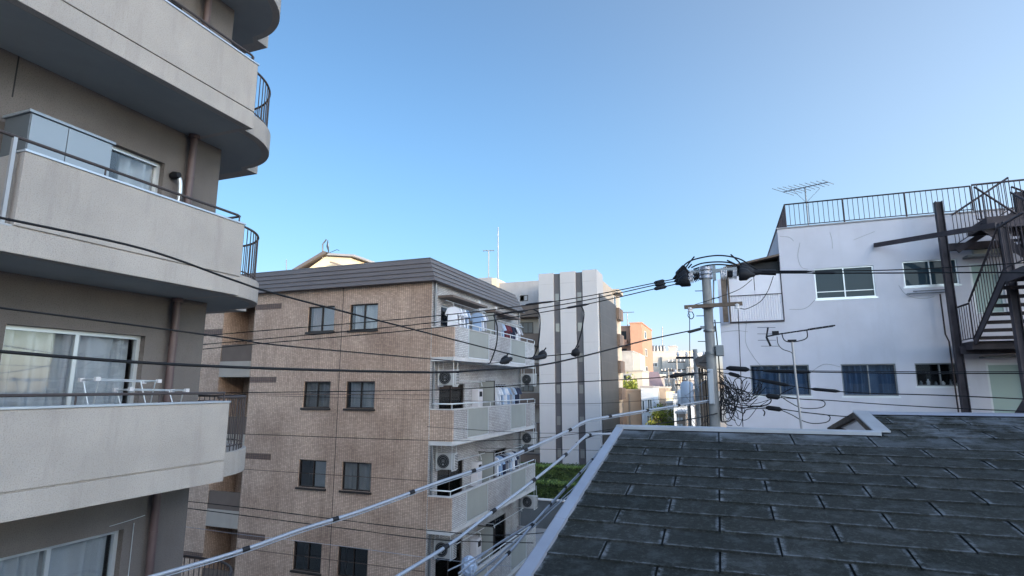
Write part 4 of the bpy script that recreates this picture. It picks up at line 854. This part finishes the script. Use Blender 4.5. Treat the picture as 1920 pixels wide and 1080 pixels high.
# tangle of leads on the pole's right side, and coiled slack
for i in range(15):
    u0, v0 = 1346+R.uniform(0, 6), R.uniform(692, 730); u2, v2 = 1356+R.uniform(0, 26), R.uniform(735, 792); b_ = R.uniform(8, 30)
    pts = [(u0, v0), (u0+b_*.6, v0+R.uniform(6, 18)), (u2+R.uniform(-3, 8), (v0+v2)/2+R.uniform(-5, 10)), (u2, v2), (u2-R.uniform(8, 18), v2+R.uniform(2, 9)), (1350+R.uniform(0, 6), v2-R.uniform(5, 40))]
    m = MB(); dd = R.uniform(-.25, .15); m.tube(smooth_path([p(min(u, 1386), min(v, 799), YP+dd) for u, v in pts], 5), R.uniform(.005, .010), 5); m.build('slack_loop', M['wire'], PT)
for i in range(16):
    u0, v0 = 1350+R.uniform(0, 30), R.uniform(700, 765); u2, v2 = R.uniform(1395, 1446), R.uniform(712, 768); sag = R.uniform(8, 34)
    m = MB(); dd = R.uniform(-.3, .2); m.tube(smooth_path([p(u, v, YP+dd) for u, v in ((u0, v0), (u0*.7+u2*.3, (v0+v2)/2+sag*.8), (u0*.35+u2*.65, (v0+v2)/2+sag), (u2, v2))], 6), R.uniform(.004, .008), 5); m.build('slack_loop', M['wire'], PT)
for (u, v, r1, r2) in ((1384, 722, 9, 13), (1392, 745, 14, 7), (1406, 726, 17, 18), (1378, 768, 12, 20), (1370, 782, 14, 16), (1386, 742, 20, 10)):
    m = MB(); a0 = R.uniform(0, 6); m.tube([p(u+r1*math.cos(a0+a), v+r2*math.sin(a0+a), YP-.1) for a in [i*.26 for i in range(21)]], .008, 5); m.build('slack_loop', M['wire'], PT)
# ================================================================ WIRES
def wire(lbl, pts, Ya, Yb, r=.01, mt='wire', grp=None, cat='wire', name='overhead_wire', extra=()):
    A, B = at(*pts[0], Ya), at(*pts[-1], Yb)
    P = [A]+[onplane(u, v, A, B) for u, v in pts[1:-1]]+[B]
    path = smooth_path(P, 8)
    m = MB(); m.tube(path, r, 7)
    if not extra: return tag(m.build(name, M[mt]), lbl, cat, grp), path
    t = thing(name, lbl, cat, tuple(A), grp); m.build('conductor', M[mt], t)
    for kind, val in extra:
        if kind == 'clips':
            acc = 0; last = path[0]
            for q_ in path[1:]:
                acc += (q_-last).length
                if acc > val: c = MB(); d = (q_-last).normalized(); c.tube([q_-d*.035, q_+d*.035], r*1.35, 8); c.build('clip', M['rubber'], t); acc = 0
                last = q_
        if kind == 'sleeve':
            (u0, v0), (u1, v1), rr = val; a, b = onplane(u0, v0, A, B), onplane(u1, v1, A, B); c = MB(); c.lathe(a, b, [(0, rr*.4), (.15, rr), (.85, rr), (1, rr*.4)], 8); c.build('sleeve', M['rubber'], t)
        if kind == 'helper':
            c = MB(); c.tube([q_+Vector((0, 0, -r*1.6)) for q_ in path], r*.35, 5); c.build('messenger', M['wire_grey'], t)
    return t, path
GU = 'high wires running left from the pole top'
wire('top wire of the three running left from the pole top', [(330, 634), (480, 621), (820, 592), (1060, 562), (1240, 528), (1262, 523)], 10.5, YP+.2, .011, grp=GU, extra=[('sleeve', ((1226, 531), (1246, 526), .04)), ('sleeve', ((985, 571), (1040, 565), .022))])
wire('middle wire of the three running left from the pole top', [(330, 650), (480, 637), (820, 604), (1060, 570), (1230, 534), (1264, 528)], 10.3, YP, .011, grp=GU, extra=[('sleeve', ((1228, 535), (1248, 531), .04)), ('sleeve', ((940, 588), (990, 582), .022))])
wire('lowest wire of the three running left from the pole top', [(330, 660), (480, 645), (820, 614), (1060, 578), (1230, 541), (1266, 533)], 10.1, YP-.2, .011, grp=GU, extra=[('sleeve', ((1226, 542), (1250, 537), .04)), ('sleeve', ((1060, 578), (1105, 570), .024))])
wire('black wire crossing the middle balcony and dropping to the right', [(-30, 402), (0, 408), (270, 467), (440, 526), (540, 557), (820, 629), (991, 672), (1015, 672)], 2.3, 10.2, .0105, extra=[('sleeve', ((1000, 672), (1024, 668), .045))])
wire('black wire sagging just below the middle balcony of the taupe block', [(-30, 574), (0, 577), (270, 612), (440, 635), (540, 649), (820, 674), (915, 681), (950, 676)], 2.3, 9.6, .0075, extra=[('sleeve', ((938, 680), (960, 672), .045))])
wire('thick dark cable crossing the curtained window and rising to the pole', [(-30, 656), (0, 659), (270, 680), (540, 692), (800, 698), (900, 694), (1035, 681), (1220, 636), (1315, 616)], 2.3, YP, .0125, extra=[('sleeve', ((1290, 623), (1316, 616), .03))])
wire('wire from the pole waist crossing the tower and tiled block', [(330, 738), (468, 736), (820, 731), (1007, 720), (1220, 709), (1250, 705), (1335, 697)], 10.2, YP-.15, .010, extra=[('sleeve', ((1255, 706), (1285, 702), .04))])
wire('thin wire across the tiled wall under its second row of windows', [(330, 810), (463, 814), (820, 826), (1000, 822), (1180, 800)], 10, 12.6, .006)
wire('twisted wire across the tiled wall between its third and fourth window rows', [(330, 938), (452, 951), (640, 975), (820, 996), (960, 1003), (1150, 985)], 9.6, 12.6, .009)
wire('lower twisted wire across the tiled wall above its fourth window row', [(330, 950), (452, 966), (640, 990), (820, 1012), (1000, 1018)], 9.6, 12.6, .009)
wire('thin pale wire crossing the bottom windows of the tiled wall', [(330, 985), (452, 1002), (640, 1024), (820, 1048), (960, 1062)], 9.6, 12.6, .005, 'wire_grey')
wire('thin wire level with the third tiled storey windows', [(500, 742), (700, 747), (900, 752), (1100, 757), (1330, 742)], 10, 12.6, .004)
wire('hair thin wire crossing the tower below its middle', [(800, 800), (1010, 812), (1150, 808)], 10.5, 12.6, .005)
wire('hair thin wire crossing the tower above the hedge', [(900, 840), (1010, 842), (1140, 845)], 10.5, 12, .004)
# drops from the upper wires with black connectors
for i, (pts, lb) in enumerate((([(925, 590), (932, 612), (931, 645), (920, 678), (915, 681)], 'left'), ([(1000, 580), (1012, 592), (1010, 640), (1001, 668), (990, 672)], 'middle'), ([(1090, 574), (1095, 590), (1088, 630), (1078, 655), (1070, 664)], 'right'))):
    m = MB(); Yd = 10.4+.3*i; m.tube(smooth_path([at(u, v, Yd) for u, v in pts]), .013, 6)
    t = thing('drop_lead', '%s of three black loops hanging from the high wires' % lb, 'wire', tuple(at(*pts[0], Yd)), 'black drop leads with connectors'); m.build('lead', M['wire'], t)
    cu, cv = ((948, 676), (1018, 666), (1080, 662))[i]
    m = MB(); m.lathe(at(cu-9, cv+3, Yd), at(cu+6, cv-4, Yd), [(0, .02), (.3, .075), (.8, .09), (1, .04)], 8); m.tube([at(cu-3, cv-2, Yd), at(cu+6, cv-14, Yd)], .014, 5); m.build('connector', M['rubber'], t)
wire('short wire linking the three black connectors', [(985, 672), (1020, 668), (1060, 664), (1088, 660)], 10.6, 11.2, .010)
GRW = 'wires running right from the pole across the white building'
wire('upper of two wires running right from the pole top', [(1420, 509), (1640, 507), (1800, 500), (1960, 490)], YP, 10.3, .010, grp=GRW, extra=[('sleeve', ((1455, 509), (1522, 509), .022))])
wire('lower of two wires running right from the pole top', [(1420, 512), (1640, 512), (1800, 511), (1960, 511)], YP-.1, 10.1, .012, grp=GRW, extra=[('sleeve', ((1520, 512), (1570, 512), .022))])
wire('upper twin wire across the lower windows of the white building', [(1345, 692), (1500, 695), (1700, 697), (1960, 697)], YP, 10.4, .007, grp=GRW, extra=[('sleeve', ((1362, 690), (1405, 693), .05))])
wire('lower twin wire across the lower windows of the white building', [(1345, 692), (1500, 697), (1700, 700), (1960, 700)], YP, 10.3, .009, grp=GRW, extra=[('sleeve', ((1430, 695), (1520, 698), .035))])
wire('sagging bundled cable from the pole past the antenna mast', [(1345, 697), (1370, 702), (1420, 712), (1485, 724), (1540, 731), (1620, 737), (1760, 741), (1960, 750)], YP, 10.6, .009, grp=GRW, extra=[('sleeve', ((1422, 712), (1480, 723), .035)), ('sleeve', ((1520, 729), (1575, 734), .03)), ('sleeve', ((1366, 700), (1388, 706), .04))])
wire('second sagging cable from the pole with a loop of slack', [(1345, 718), (1400, 735), (1440, 743), (1500, 748), (1560, 751), (1640, 757), (1760, 764), (1960, 773)], YP, 10.6, .008, grp=GRW, extra=[('sleeve', ((1436, 742), (1462, 745), .05))])
wire('lowest sagging cable from the pole ending behind the small gable', [(1345, 752), (1400, 761), (1440, 764), (1500, 772), (1550, 778), (1600, 782)], YP, 11.8, .009, grp=GRW, extra=[('sleeve', ((1436, 764), (1466, 768), .045))])
def loop(lbl, pts, Y, r=.009):
    m = MB(); m.tube(smooth_path([at(u, v, Y) for u, v in pts]), r, 6); tag(m.build('cable_slack', M['wire']), lbl, 'wire', 'slack cable loops beside the pole')
loop('upper long slack loop of cable right of the antenna mast', [(1460, 742), (1500, 748), (1540, 751), (1547, 758), (1540, 764), (1520, 766), (1500, 764), (1480, 754), (1465, 744)], 11.9)
loop('lower long slack loop of cable right of the antenna mast', [(1462, 766), (1505, 773), (1550, 778), (1556, 786), (1548, 792), (1525, 794), (1505, 789), (1485, 778), (1465, 769)], 11.9)
loop('short cable end curling down left of the antenna mast', [(1430, 768), (1434, 773), (1432, 780)], 11.9, .012)
loop('bunched dark cables looping between pole and window', [(1350, 752), (1390, 764), (1420, 762), (1440, 758), (1446, 750), (1441, 744)], 12.0, .012)
loop('second bunched cable between the pole and the lower left window', [(1352, 756), (1380, 768), (1394, 775), (1400, 768), (1420, 766), (1445, 767)], 12.0, .010)
loop('thin ring of slack cable in front of the lower left window', [(1412, 720), (1425, 718), (1428, 728), (1418, 735), (1405, 742), (1390, 746), (1376, 742), (1378, 735)], 12.0, .006)
loop('light twisted lead in front of the window by the mast', [(1460, 741), (1475, 733), (1488, 727)], 11.6, .010)
for (u, v0_, v1_, lb) in ((1293, 588, 800, 'left thin lead dropping from the crossarm of the pole'), (1384, 580, 800, 'right thin lead dropping from the crossarm of the pole')):
    m = MB(); a = at(u, v0_, YP-.2); b = at(u+9 if u > 1300 else u+1, v1_, YP-.2); m.tube([a, a.lerp(b, .5), b], .008, 5); tag(m.build('drop_wire', M['wire']), lb, 'wire', 'thin leads dropping from the crossarm')
loop('small hanging loop under the left end of the crossarm', [(1293, 583), (1290, 592), (1296, 598), (1301, 592), (1296, 582)], YP-.2, .010)
loop('curved lead from the crossarm up to the black sleeves', [(1388, 578), (1400, 579), (1425, 566), (1440, 545), (1450, 518)], YP-.2, .008)
loop('straight lead from the crossarm up past the cladded hut', [(1300, 572), (1345, 558), (1385, 543), (1410, 524)], YP-.2, .007)
# grey foreground cables
GC = 'thick grey cables descending towards the camera'
wire('thick grey clipped cable crossing the tiled wall from bottom left', [(240, 1097), (280, 1083), (444, 1035), (567, 992), (664, 962), (756, 929), (820, 905), (933, 866), (1060, 810), (1093, 792), (1130, 783), (1260, 762), (1335, 750)], 4.05, YP, .020, 'wire_grey', GC, extra=[('clips', .95), ('helper', 0)])
wire('thick grey clipped cable from the bottom centre up to the tower base', [(720, 1100), (742, 1083), (847, 1018), (916, 965), (991, 908), (1060, 853), (1093, 822), (1110, 815), (1180, 812), (1260, 806)], 4.6, YP, .0185, 'wire_grey', GC, extra=[('clips', .8)])
for i, (pts, r, lb) in enumerate((([(895, 1095), (960, 1030), (1003, 978), (1060, 915), (1110, 862), (1150, 812)], .015, 'main grey bundled cable running beside the roof trim'),
                                  ([(860, 1075), (930, 1022), (990, 985), (1020, 962), (1060, 918), (1120, 856)], .010, 'thin cable merging into the bundle beside the roof trim'),
                                  ([(840, 1070), (900, 1040), (985, 990), (1030, 955), (1075, 915), (1125, 868)], .008, 'thinner cable left of the bundle beside the roof trim'),
                                  ([(870, 1092), (915, 1060), (960, 1020), (1010, 980), (1050, 942), (1090, 912)], .012, 'pale cable crossing under the bundle beside the roof trim'))):
    wire(lb, pts, 5.2+.3*i, 11.5+.2*i, r, 'wire_grey', 'cable bundle beside the roof trim', extra=[('clips', .7)] if i == 0 else ())
wire('dark cable from behind the roof corner up to the pole base', [(1080, 830), (1130, 812), (1220, 797), (1300, 785), (1345, 775)], 10.5, 12.4, .010)
# ================================================================ FAR STREET
def block(lbl, u0, u1, vt, Y, dep, mt, name='apartment_building', wn_=(), side=None, gm='glass_dark', cat='building'):
    a, b = at(u0, vt, Y), at(u1, vt, Y); t = thing(name, lbl, cat, ((a.x+b.x)/2, Y+dep/2, G))
    m = MB(); m.box(a.x, b.x, Y, Y+dep, G, a.z); m.build('wall', M[mt], t)
    m = MB(); m.box(a.x-.1, b.x+.1, Y-.1, Y+dep+.1, a.z+.001, a.z+.2); m.build('parapet_cap', M[side or mt], t)
    for (p0, q0, p1, q1) in wn_:
        c, d = at(p0, q1, Y), at(p1, q0, Y); window(t, 'y', Y-.05, c.x, d.x, c.z, d.z, M['alu'], 1 if (p1-p0) < 9 else 2, gm, None, back=1, fw=.1)
    return t, a, b
t, a, b = block('orange tiled apartment tower lit by the sun beyond the pale tower', 1181, 1203, 607, 95, 14, 'orange')
for i in range(6): window(t, 'x', b.x+.05, 98, 100.5, b.z-2.2-3*i, b.z-.9-3*i, M['alu'], 1, 'glass_dark', None, fw=.12)
t, a, b = block('lower orange wing with shaded balconies left of the orange tower', 1150, 1180.5, 614, 97, 12, 'orange')
for i in range(5):
    z = a.z-1.2-3*i; m = MB(); m.box(a.x, b.x-.4, 96.0, 96.9, z-2.0, z-1.0); m.build('balcony', M['orange'], t); m = MB(); m.box(a.x+.5, b.x-.6, 96.93, 96.98, z-.95, z+.5); m.build('balcony_opening_shade', M['room'], t)  # dark sheet stands for shade inside each balcony opening
tv_antenna('tv antenna above the orange wing', at(1177, 614, 97), 2.6, 2.2, 5, .7, r=.05)
t, a, b = block('flat grey concrete block below the orange tower', 1155, 1186, 661, 84, 8, 'concrete', side='pale'); 
m = MB(); m.box(b.x+.001, b.x+1.0, 84.5, 90, G, b.z-.2); m.build('painted_sun_side', M['beige'], t)  # lighter beige slab carries this side's sunlight in its colour
block('pale terrace block below the concrete one', 1150, 1204, 697, 76, 7, 'beige', wn_=((1168, 702, 1184, 712),), side='concrete')
t = thing('terrace_planting', 'yellow green shrubs growing along a terrace near the tower', 'shrubs', tuple(at(1180, 730, 70)))
m = MB(); a = at(1158, 733, 69); b = at(1197, 733, 71)
leaves(m, 1500, lambda: Vector((R.uniform(a.x, b.x), R.uniform(69, 71), a.z+abs(R.gauss(0, .55))+.0)), .08, .2); m.build('foliage', M['ivy'], t)
m = MB(); m.box(a.x, b.x+2.6, 68.8, 71.2, a.z-1.0, a.z); m.build('planter', M['concrete'], t)
block('tan rendered house with a drain pipe right of the pale tower', 1150, 1201, 733, 66, 6, 'tan')
m = MB(); c = at(1180, 760, 65.9); m.tube([(c.x, 65.88, G), (c.x, 65.88, at(1180, 738, 65.9).z)], .1, 6); tag(m.build('drain_pipe', M['brown_wall']), 'brown drain pipe on the tan house wall', 'pipe')
block('pale blue house beside the tan house', 1201.5, 1224, 727, 64, 6, 'blue_wall', wn_=((1204, 750, 1209, 775), (1214, 748, 1223, 768), (1213, 778, 1222, 798)), side='pale')
t, a, b = block('large beige block with a row of roof tanks in the distance', 1205, 1290, 661, 130, 16, 'beige', wn_=((1220, 680, 1233, 688), (1246, 679, 1253, 686)), gm='glass_frost')
m = MB(); c = at(1243, 700, 129.9); d = at(1282, 668, 129.9); m.box(c.x, d.x, 129.2, 129.98, c.z-12, d.z); m.build('front_bay', M['beige'], t)
for i in range(6):
    c = at(1214+i*6.2, 661, 132); m = MB(); m.lathe((c.x, 132, c.z+.2), (c.x, 132, c.z+1.6), [(0, .35), (.1, .36), (.8, .36), (1, .25)], 10); tag(m.build('roof_tank', M['steel_grey']), '%s of six small grey tanks on the beige roof' % ordn[i].replace('nearest', 'leftmost'), 'tank', 'row of roof tanks')
block('small penthouse on the beige block roof', 1253, 1267, 650, 134, 4, 'pale', name='penthouse', cat='penthouse')
m = MB(); m.tube([at(1242, 661, 135), at(1242, 613, 135)], .12, 5); tag(m.build('lightning_rod', M['steel_grey']), 'thin rod on the distant beige roof', 'lightning rod')
t, a, b = block('house with a dark mauve sloping roof', 1207, 1232, 727, 88, 8, 'brown_wall')
m = MB(); c0 = at(1207, 697, 90); c1 = at(1234, 697, 90); e0 = at(1205, 728, 86); e1 = at(1246, 728, 86); m.add([c0, c1, e1, e0, c0+Vector((0, 0, -.3)), c1+Vector((0, 0, -.3)), e1+Vector((0, 0, -.3)), e0+Vector((0, 0, -.3))], [(0, 1, 2, 3), (7, 6, 5, 4), (0, 4, 5, 1), (1, 5, 6, 2), (2, 6, 7, 3), (3, 7, 4, 0)]); m.build('roof', M['mauve'], t)
t, a, b = block('brownish house with a vent pipe behind the small tree', 1225, 1248, 728, 70, 7, 'brown_wall', side='beige')
m = MB(); m.box(b.x+.001, b.x+.35, 70, 78, G, b.z-.4); m.build('painted_sun_side', M['cream'], t)  # cream slab stands for sun on this side of the house
m = MB(); c = at(1231, 745, 69.8); m.tube([(c.x, 69.8, c.z-3), (c.x, 69.8, c.z+.9)], .08, 6); m.build('vent_pipe', M['pale'], t)
block('grey house with a dark front further down the lane', 1258, 1272, 723, 100, 8, 'concrete')
block('tall narrow white building at the end of the lane', 1284, 1298, 660, 150, 10, 'cream')
block('low pale building at the right side of the lane end', 1272, 1290, 722, 112, 8, 'pale', wn_=((1275, 728, 1281, 736),))
block('bluish building seen behind the power pole', 1296, 1322, 664, 120, 10, 'blue_wall', wn_=((1299, 672, 1303, 680), (1306, 672, 1311, 680)))
for i, (u0, u1, v, Y, mt, lb) in enumerate(((-1, 0, 0, 0, '', ''), (1190, 1230, 690, 170, 'pale', 'pale flats far away between the orange tower and the beige block'), (1290, 1330, 690, 90, 'concrete', 'grey house deep in the lane behind the pole'), (1262, 1300, 742, 60, 'blue_wall', 'blue grey low house front in the lane'), (1300, 1345, 735, 45, 'brown_wall', 'dark low house front by the foot of the pole'))):
    if Y: block(lb, u0, u1, v, Y, 7, mt, wn_=((u0+4, v+12, u0+11, v+20), (u0+18, v+12, u0+26, v+22)))
for (u0, u1, v, Y, mt, lb, nm) in ((1226, 1244, 704, 110, 'pale', 'small pale flat roofed house above the mauve roof', 'house'), (1246, 1262, 712, 96, 'beige', 'narrow beige house beside the thin utility pole', 'house'), (1262, 1276, 700, 118, 'tan', 'slim tan building left of the far utility pole', 'apartment_building'),
        (1276, 1288, 744, 74, 'concrete', 'grey garage front low in the lane', 'house'), (1250, 1268, 756, 66, 'beige', 'low beige house right of the small tree', 'house'), (1286, 1303, 712, 80, 'pale', 'pale three storey house behind the transformers', 'house'), (1268, 1284, 776, 52, 'brown_wall', 'dark shop front at the bottom of the lane', 'house')):
    t, a, b = block(lb, u0, u1, v, Y, 5, mt, name=nm, wn_=((u0+2, v+7, u0+6, v+13), (u0+8, v+7, u0+12, v+13), (u0+2, v+19, u0+6, v+25), (u0+8, v+19, u0+12, v+25)), side='slab')
    m = MB(); m.box(a.x+.2, b.x-.2, Y-.9, Y-.02, a.z-2.6, a.z-2.5); m.build('eave', M['mauve'], t)
# dark eave and posts left of the white building
HT = thing('lean_to', 'dark wooden lean-to roof on thin posts against the white building', 'shed', tuple(at(1318, 690, 20)))
m = MB(); q1, q2, q3, q4 = at(1302, 673, 21), at(1328, 661, 21), at(1330, 690, 19), at(1306, 683, 19)
m.add([q1, q2, q3, q4]+[v+Vector((0, 0, -.08)) for v in (q1, q2, q3, q4)], [(0, 1, 2, 3), (7, 6, 5, 4), (0, 4, 5, 1), (1, 5, 6, 2), (2, 6, 7, 3), (3, 7, 4, 0)]); m.build('roof', M['wood'], HT)
for u in (1311, 1316, 1326): m = MB(); c = at(u, 690, 19.5); m.box(c.x-.035, c.x+.035, 19.5, 19.57, G, c.z); m.build('post', M['wood'], HT)
m = MB(); c = at(1318, 690, 20); d = at(1326, 690, 20); m.box(c.x, d.x, 20, 20.1, c.z-2.3, c.z-.4); m.build('board_wall', M['tan'], HT)
# other poles down the street
def far_pole(lbl, u, vtop, Y, r=.14, tr=False):
    a = at(u, vtop, Y); t = thing('utility_pole', lbl, 'utility pole', (a.x, Y, G), 'utility poles further down the lane')
    m = MB(); m.tube([(a.x, Y, G), (a.x, Y, a.z)], r*1.2, 8, r2=r*.8); m.build('shaft', M['polecon'], t)
    for k_ in range(2): m = MB(); m.box(a.x-1.0, a.x+1.0, Y-.05, Y+.05, a.z-.5-k_*.9, a.z-.38-k_*.9); m.build('crossarm', M['rubber'], t)
    m = MB(); [m.lathe((a.x+q_, Y, a.z-.38), (a.x+q_, Y, a.z-.12), [(0, .05), (.5, .09), (1, .05)], 6) for q_ in (-.9, -.45, .45, .9)]; m.build('insulator', M['porcelain'], t)
    if tr:
        m = MB(); [m.lathe((a.x+q_, Y-.4, a.z-2.9), (a.x+q_, Y-.4, a.z-1.7), [(0, .3), (.05, .34), (.9, .34), (1, .2)], 10) for q_ in (-.5, .5)]; m.build('transformer', M['blue_wall'], t)
    return a
tops = [far_pole('first utility pole beyond the corner with blue grey transformers', 1303, 655, 32, .15, True), far_pole('utility pole in the middle of the lane in front of the beige block', 1268, 672, 70), far_pole('thin utility pole near the mauve roof', 1253, 690, 85), far_pole('utility pole with transformers half hidden by the lean-to', 1288, 690, 48, .15, True), far_pole('far utility pole at the lane end', 1276, 700, 110)]
for i in range(26):
    a = tops[i % 5]+Vector((R.uniform(-1, 1), 0, -R.uniform(.3, 4))); b = tops[(i*2+1) % 5]+Vector((R.uniform(-1, 1), 0, -R.uniform(.3, 4)))
    if i % 3 == 0: b = Vector((xt+R.uniform(-.1, .1), YP+.2, R.uniform(-1.4, .4)))
    if (a-b).length < 4: b = b+Vector((R.uniform(-3, 3), 20, 0))
    mdl = a.lerp(b, .5)+Vector((0, 0, -R.uniform(.3, 1.2))); m = MB(); m.tube(smooth_path([a, mdl, b], 6), .014 if i % 3 else .010, 4)
    o = m.build('overhead_wire', M['wire' if i % 4 else 'wire_grey']); tag(o, 'one of many thin wires tangled along the lane behind the pole', 'wire', 'tangled wires down the lane')
# small tree in the lane
TR = thing('small_tree', 'small yellow green tree in front of the brownish house in the lane', 'tree', tuple(Vector((at(1238, 790, 62).x, 62, G))))
c = at(1238, 783, 62)
m = MB(); m.tube([(c.x, 62, G), (c.x+.1, 62, c.z-1.2), (c.x, 62, c.z+.6)], .14, 7, r2=.05)
for k_ in range(7): a0 = R.uniform(0, 6.28); m.tube([(c.x, 62, c.z-1.2+k_*.25), (c.x+.9*math.cos(a0), 62+.9*math.sin(a0), c.z-.4+k_*.3)], .05, 5, r2=.02)
m.build('trunk', M['wood'], TR)
cl_c = [Vector((c.x+R.gauss(0, .75), 62+R.gauss(0, .7), c.z+R.uniform(-1.3, 1.0))) for _ in range(16)]
m = MB(); leaves(m, 2600, lambda: R.choice(cl_c)+Vector((R.gauss(0, .3), R.gauss(0, .3), R.gauss(0, .26))), .06, .14); m.build('crown', M['bush'], TR)
# ================================================================ ADDED UNSEEN BLOCKS (behind and right of the viewer): shade for the near street
def shade_block(lbl, s0, s1, t0, t1, ztop):
    nx, ny, dx, dy = .643, .766, .766, -.643
    c = Vector(((s0+s1)/2*nx+(t0+t1)/2*dx, (s0+s1)/2*ny+(t0+t1)/2*dy, G)); t = thing('apartment_building', lbl, 'building', tuple(c))
    pts = [(s*nx+q_*dx, s*ny+q_*dy) for s, q_ in ((s0, t0), (s1, t0), (s1, t1), (s0, t1))]
    m = MB(); m.prism(pts, G, ztop); m.build('wall', M['beige'], t)
    m = MB(); nn = max(2, int((s1-s0)/4)); z = G+1.2
    while z < ztop-1.6:
        for i in range(nn):
            s = s0+(i+.3)*(s1-s0)/nn; q_ = t0-.03; e = s+1.6
            m.quad((s*nx+q_*dx, s*ny+q_*dy, z), (e*nx+q_*dx, e*ny+q_*dy, z), (e*nx+q_*dx, e*ny+q_*dy, z+1.3), (s*nx+q_*dx, s*ny+q_*dy, z+1.3))
        z += 2.9
    m.build('windows', M['glass_dark'], t)
def reflect_block(lbl, x0, x1, y0, y1, zt, mt):  # unseen rows added so the windows have something to reflect
    t = thing('apartment_building', lbl, 'building', ((x0+x1)/2, (y0+y1)/2, G))
    m = MB(); m.box(x0, x1, y0, y1, G, zt); m.build('wall', M[mt], t)
    m = MB(); [m.quad((x, y1+.03, z), (x+1.8, y1+.03, z), (x+1.8, y1+.03, z+1.4), (x, y1+.03, z+1.4)) for x in [x0+1+3.5*i for i in range(int((x1-x0-2)/3.5))] for z in [G+1+2.9*j for j in range(int((zt-G-1)/2.9))]]; m.build('windows', M['glass_dark'], t)
reflect_block('unseen grey row added behind the viewer for window reflections', -80, -30, -62, -50, 6, 'concrete')
reflect_block('unseen brown row added behind the viewer for window reflections', -28, 2, -60, -48, 9, 'brown_wall')
reflect_block('unseen beige row added behind the viewer for window reflections', 4, 45, -64, -50, 8, 'beige')
shade_block('unseen tall beige block added behind the viewer to cast shade', -34, 5, 80, 92, 23.6)
shade_block('unseen low beige block added right of the white building to cast shade', 5.0, 19.1, 80.001, 92, 20.5)
shade_block('unseen tall beige block added to the right to cast shade', 19.101, 42.0, 80.002, 92, 31)
# ================================================================ lift everything so the street is at zero
for o in list(S.objects):
    if o.parent is None and o.type in ('MESH', 'EMPTY'): o.location.z += H
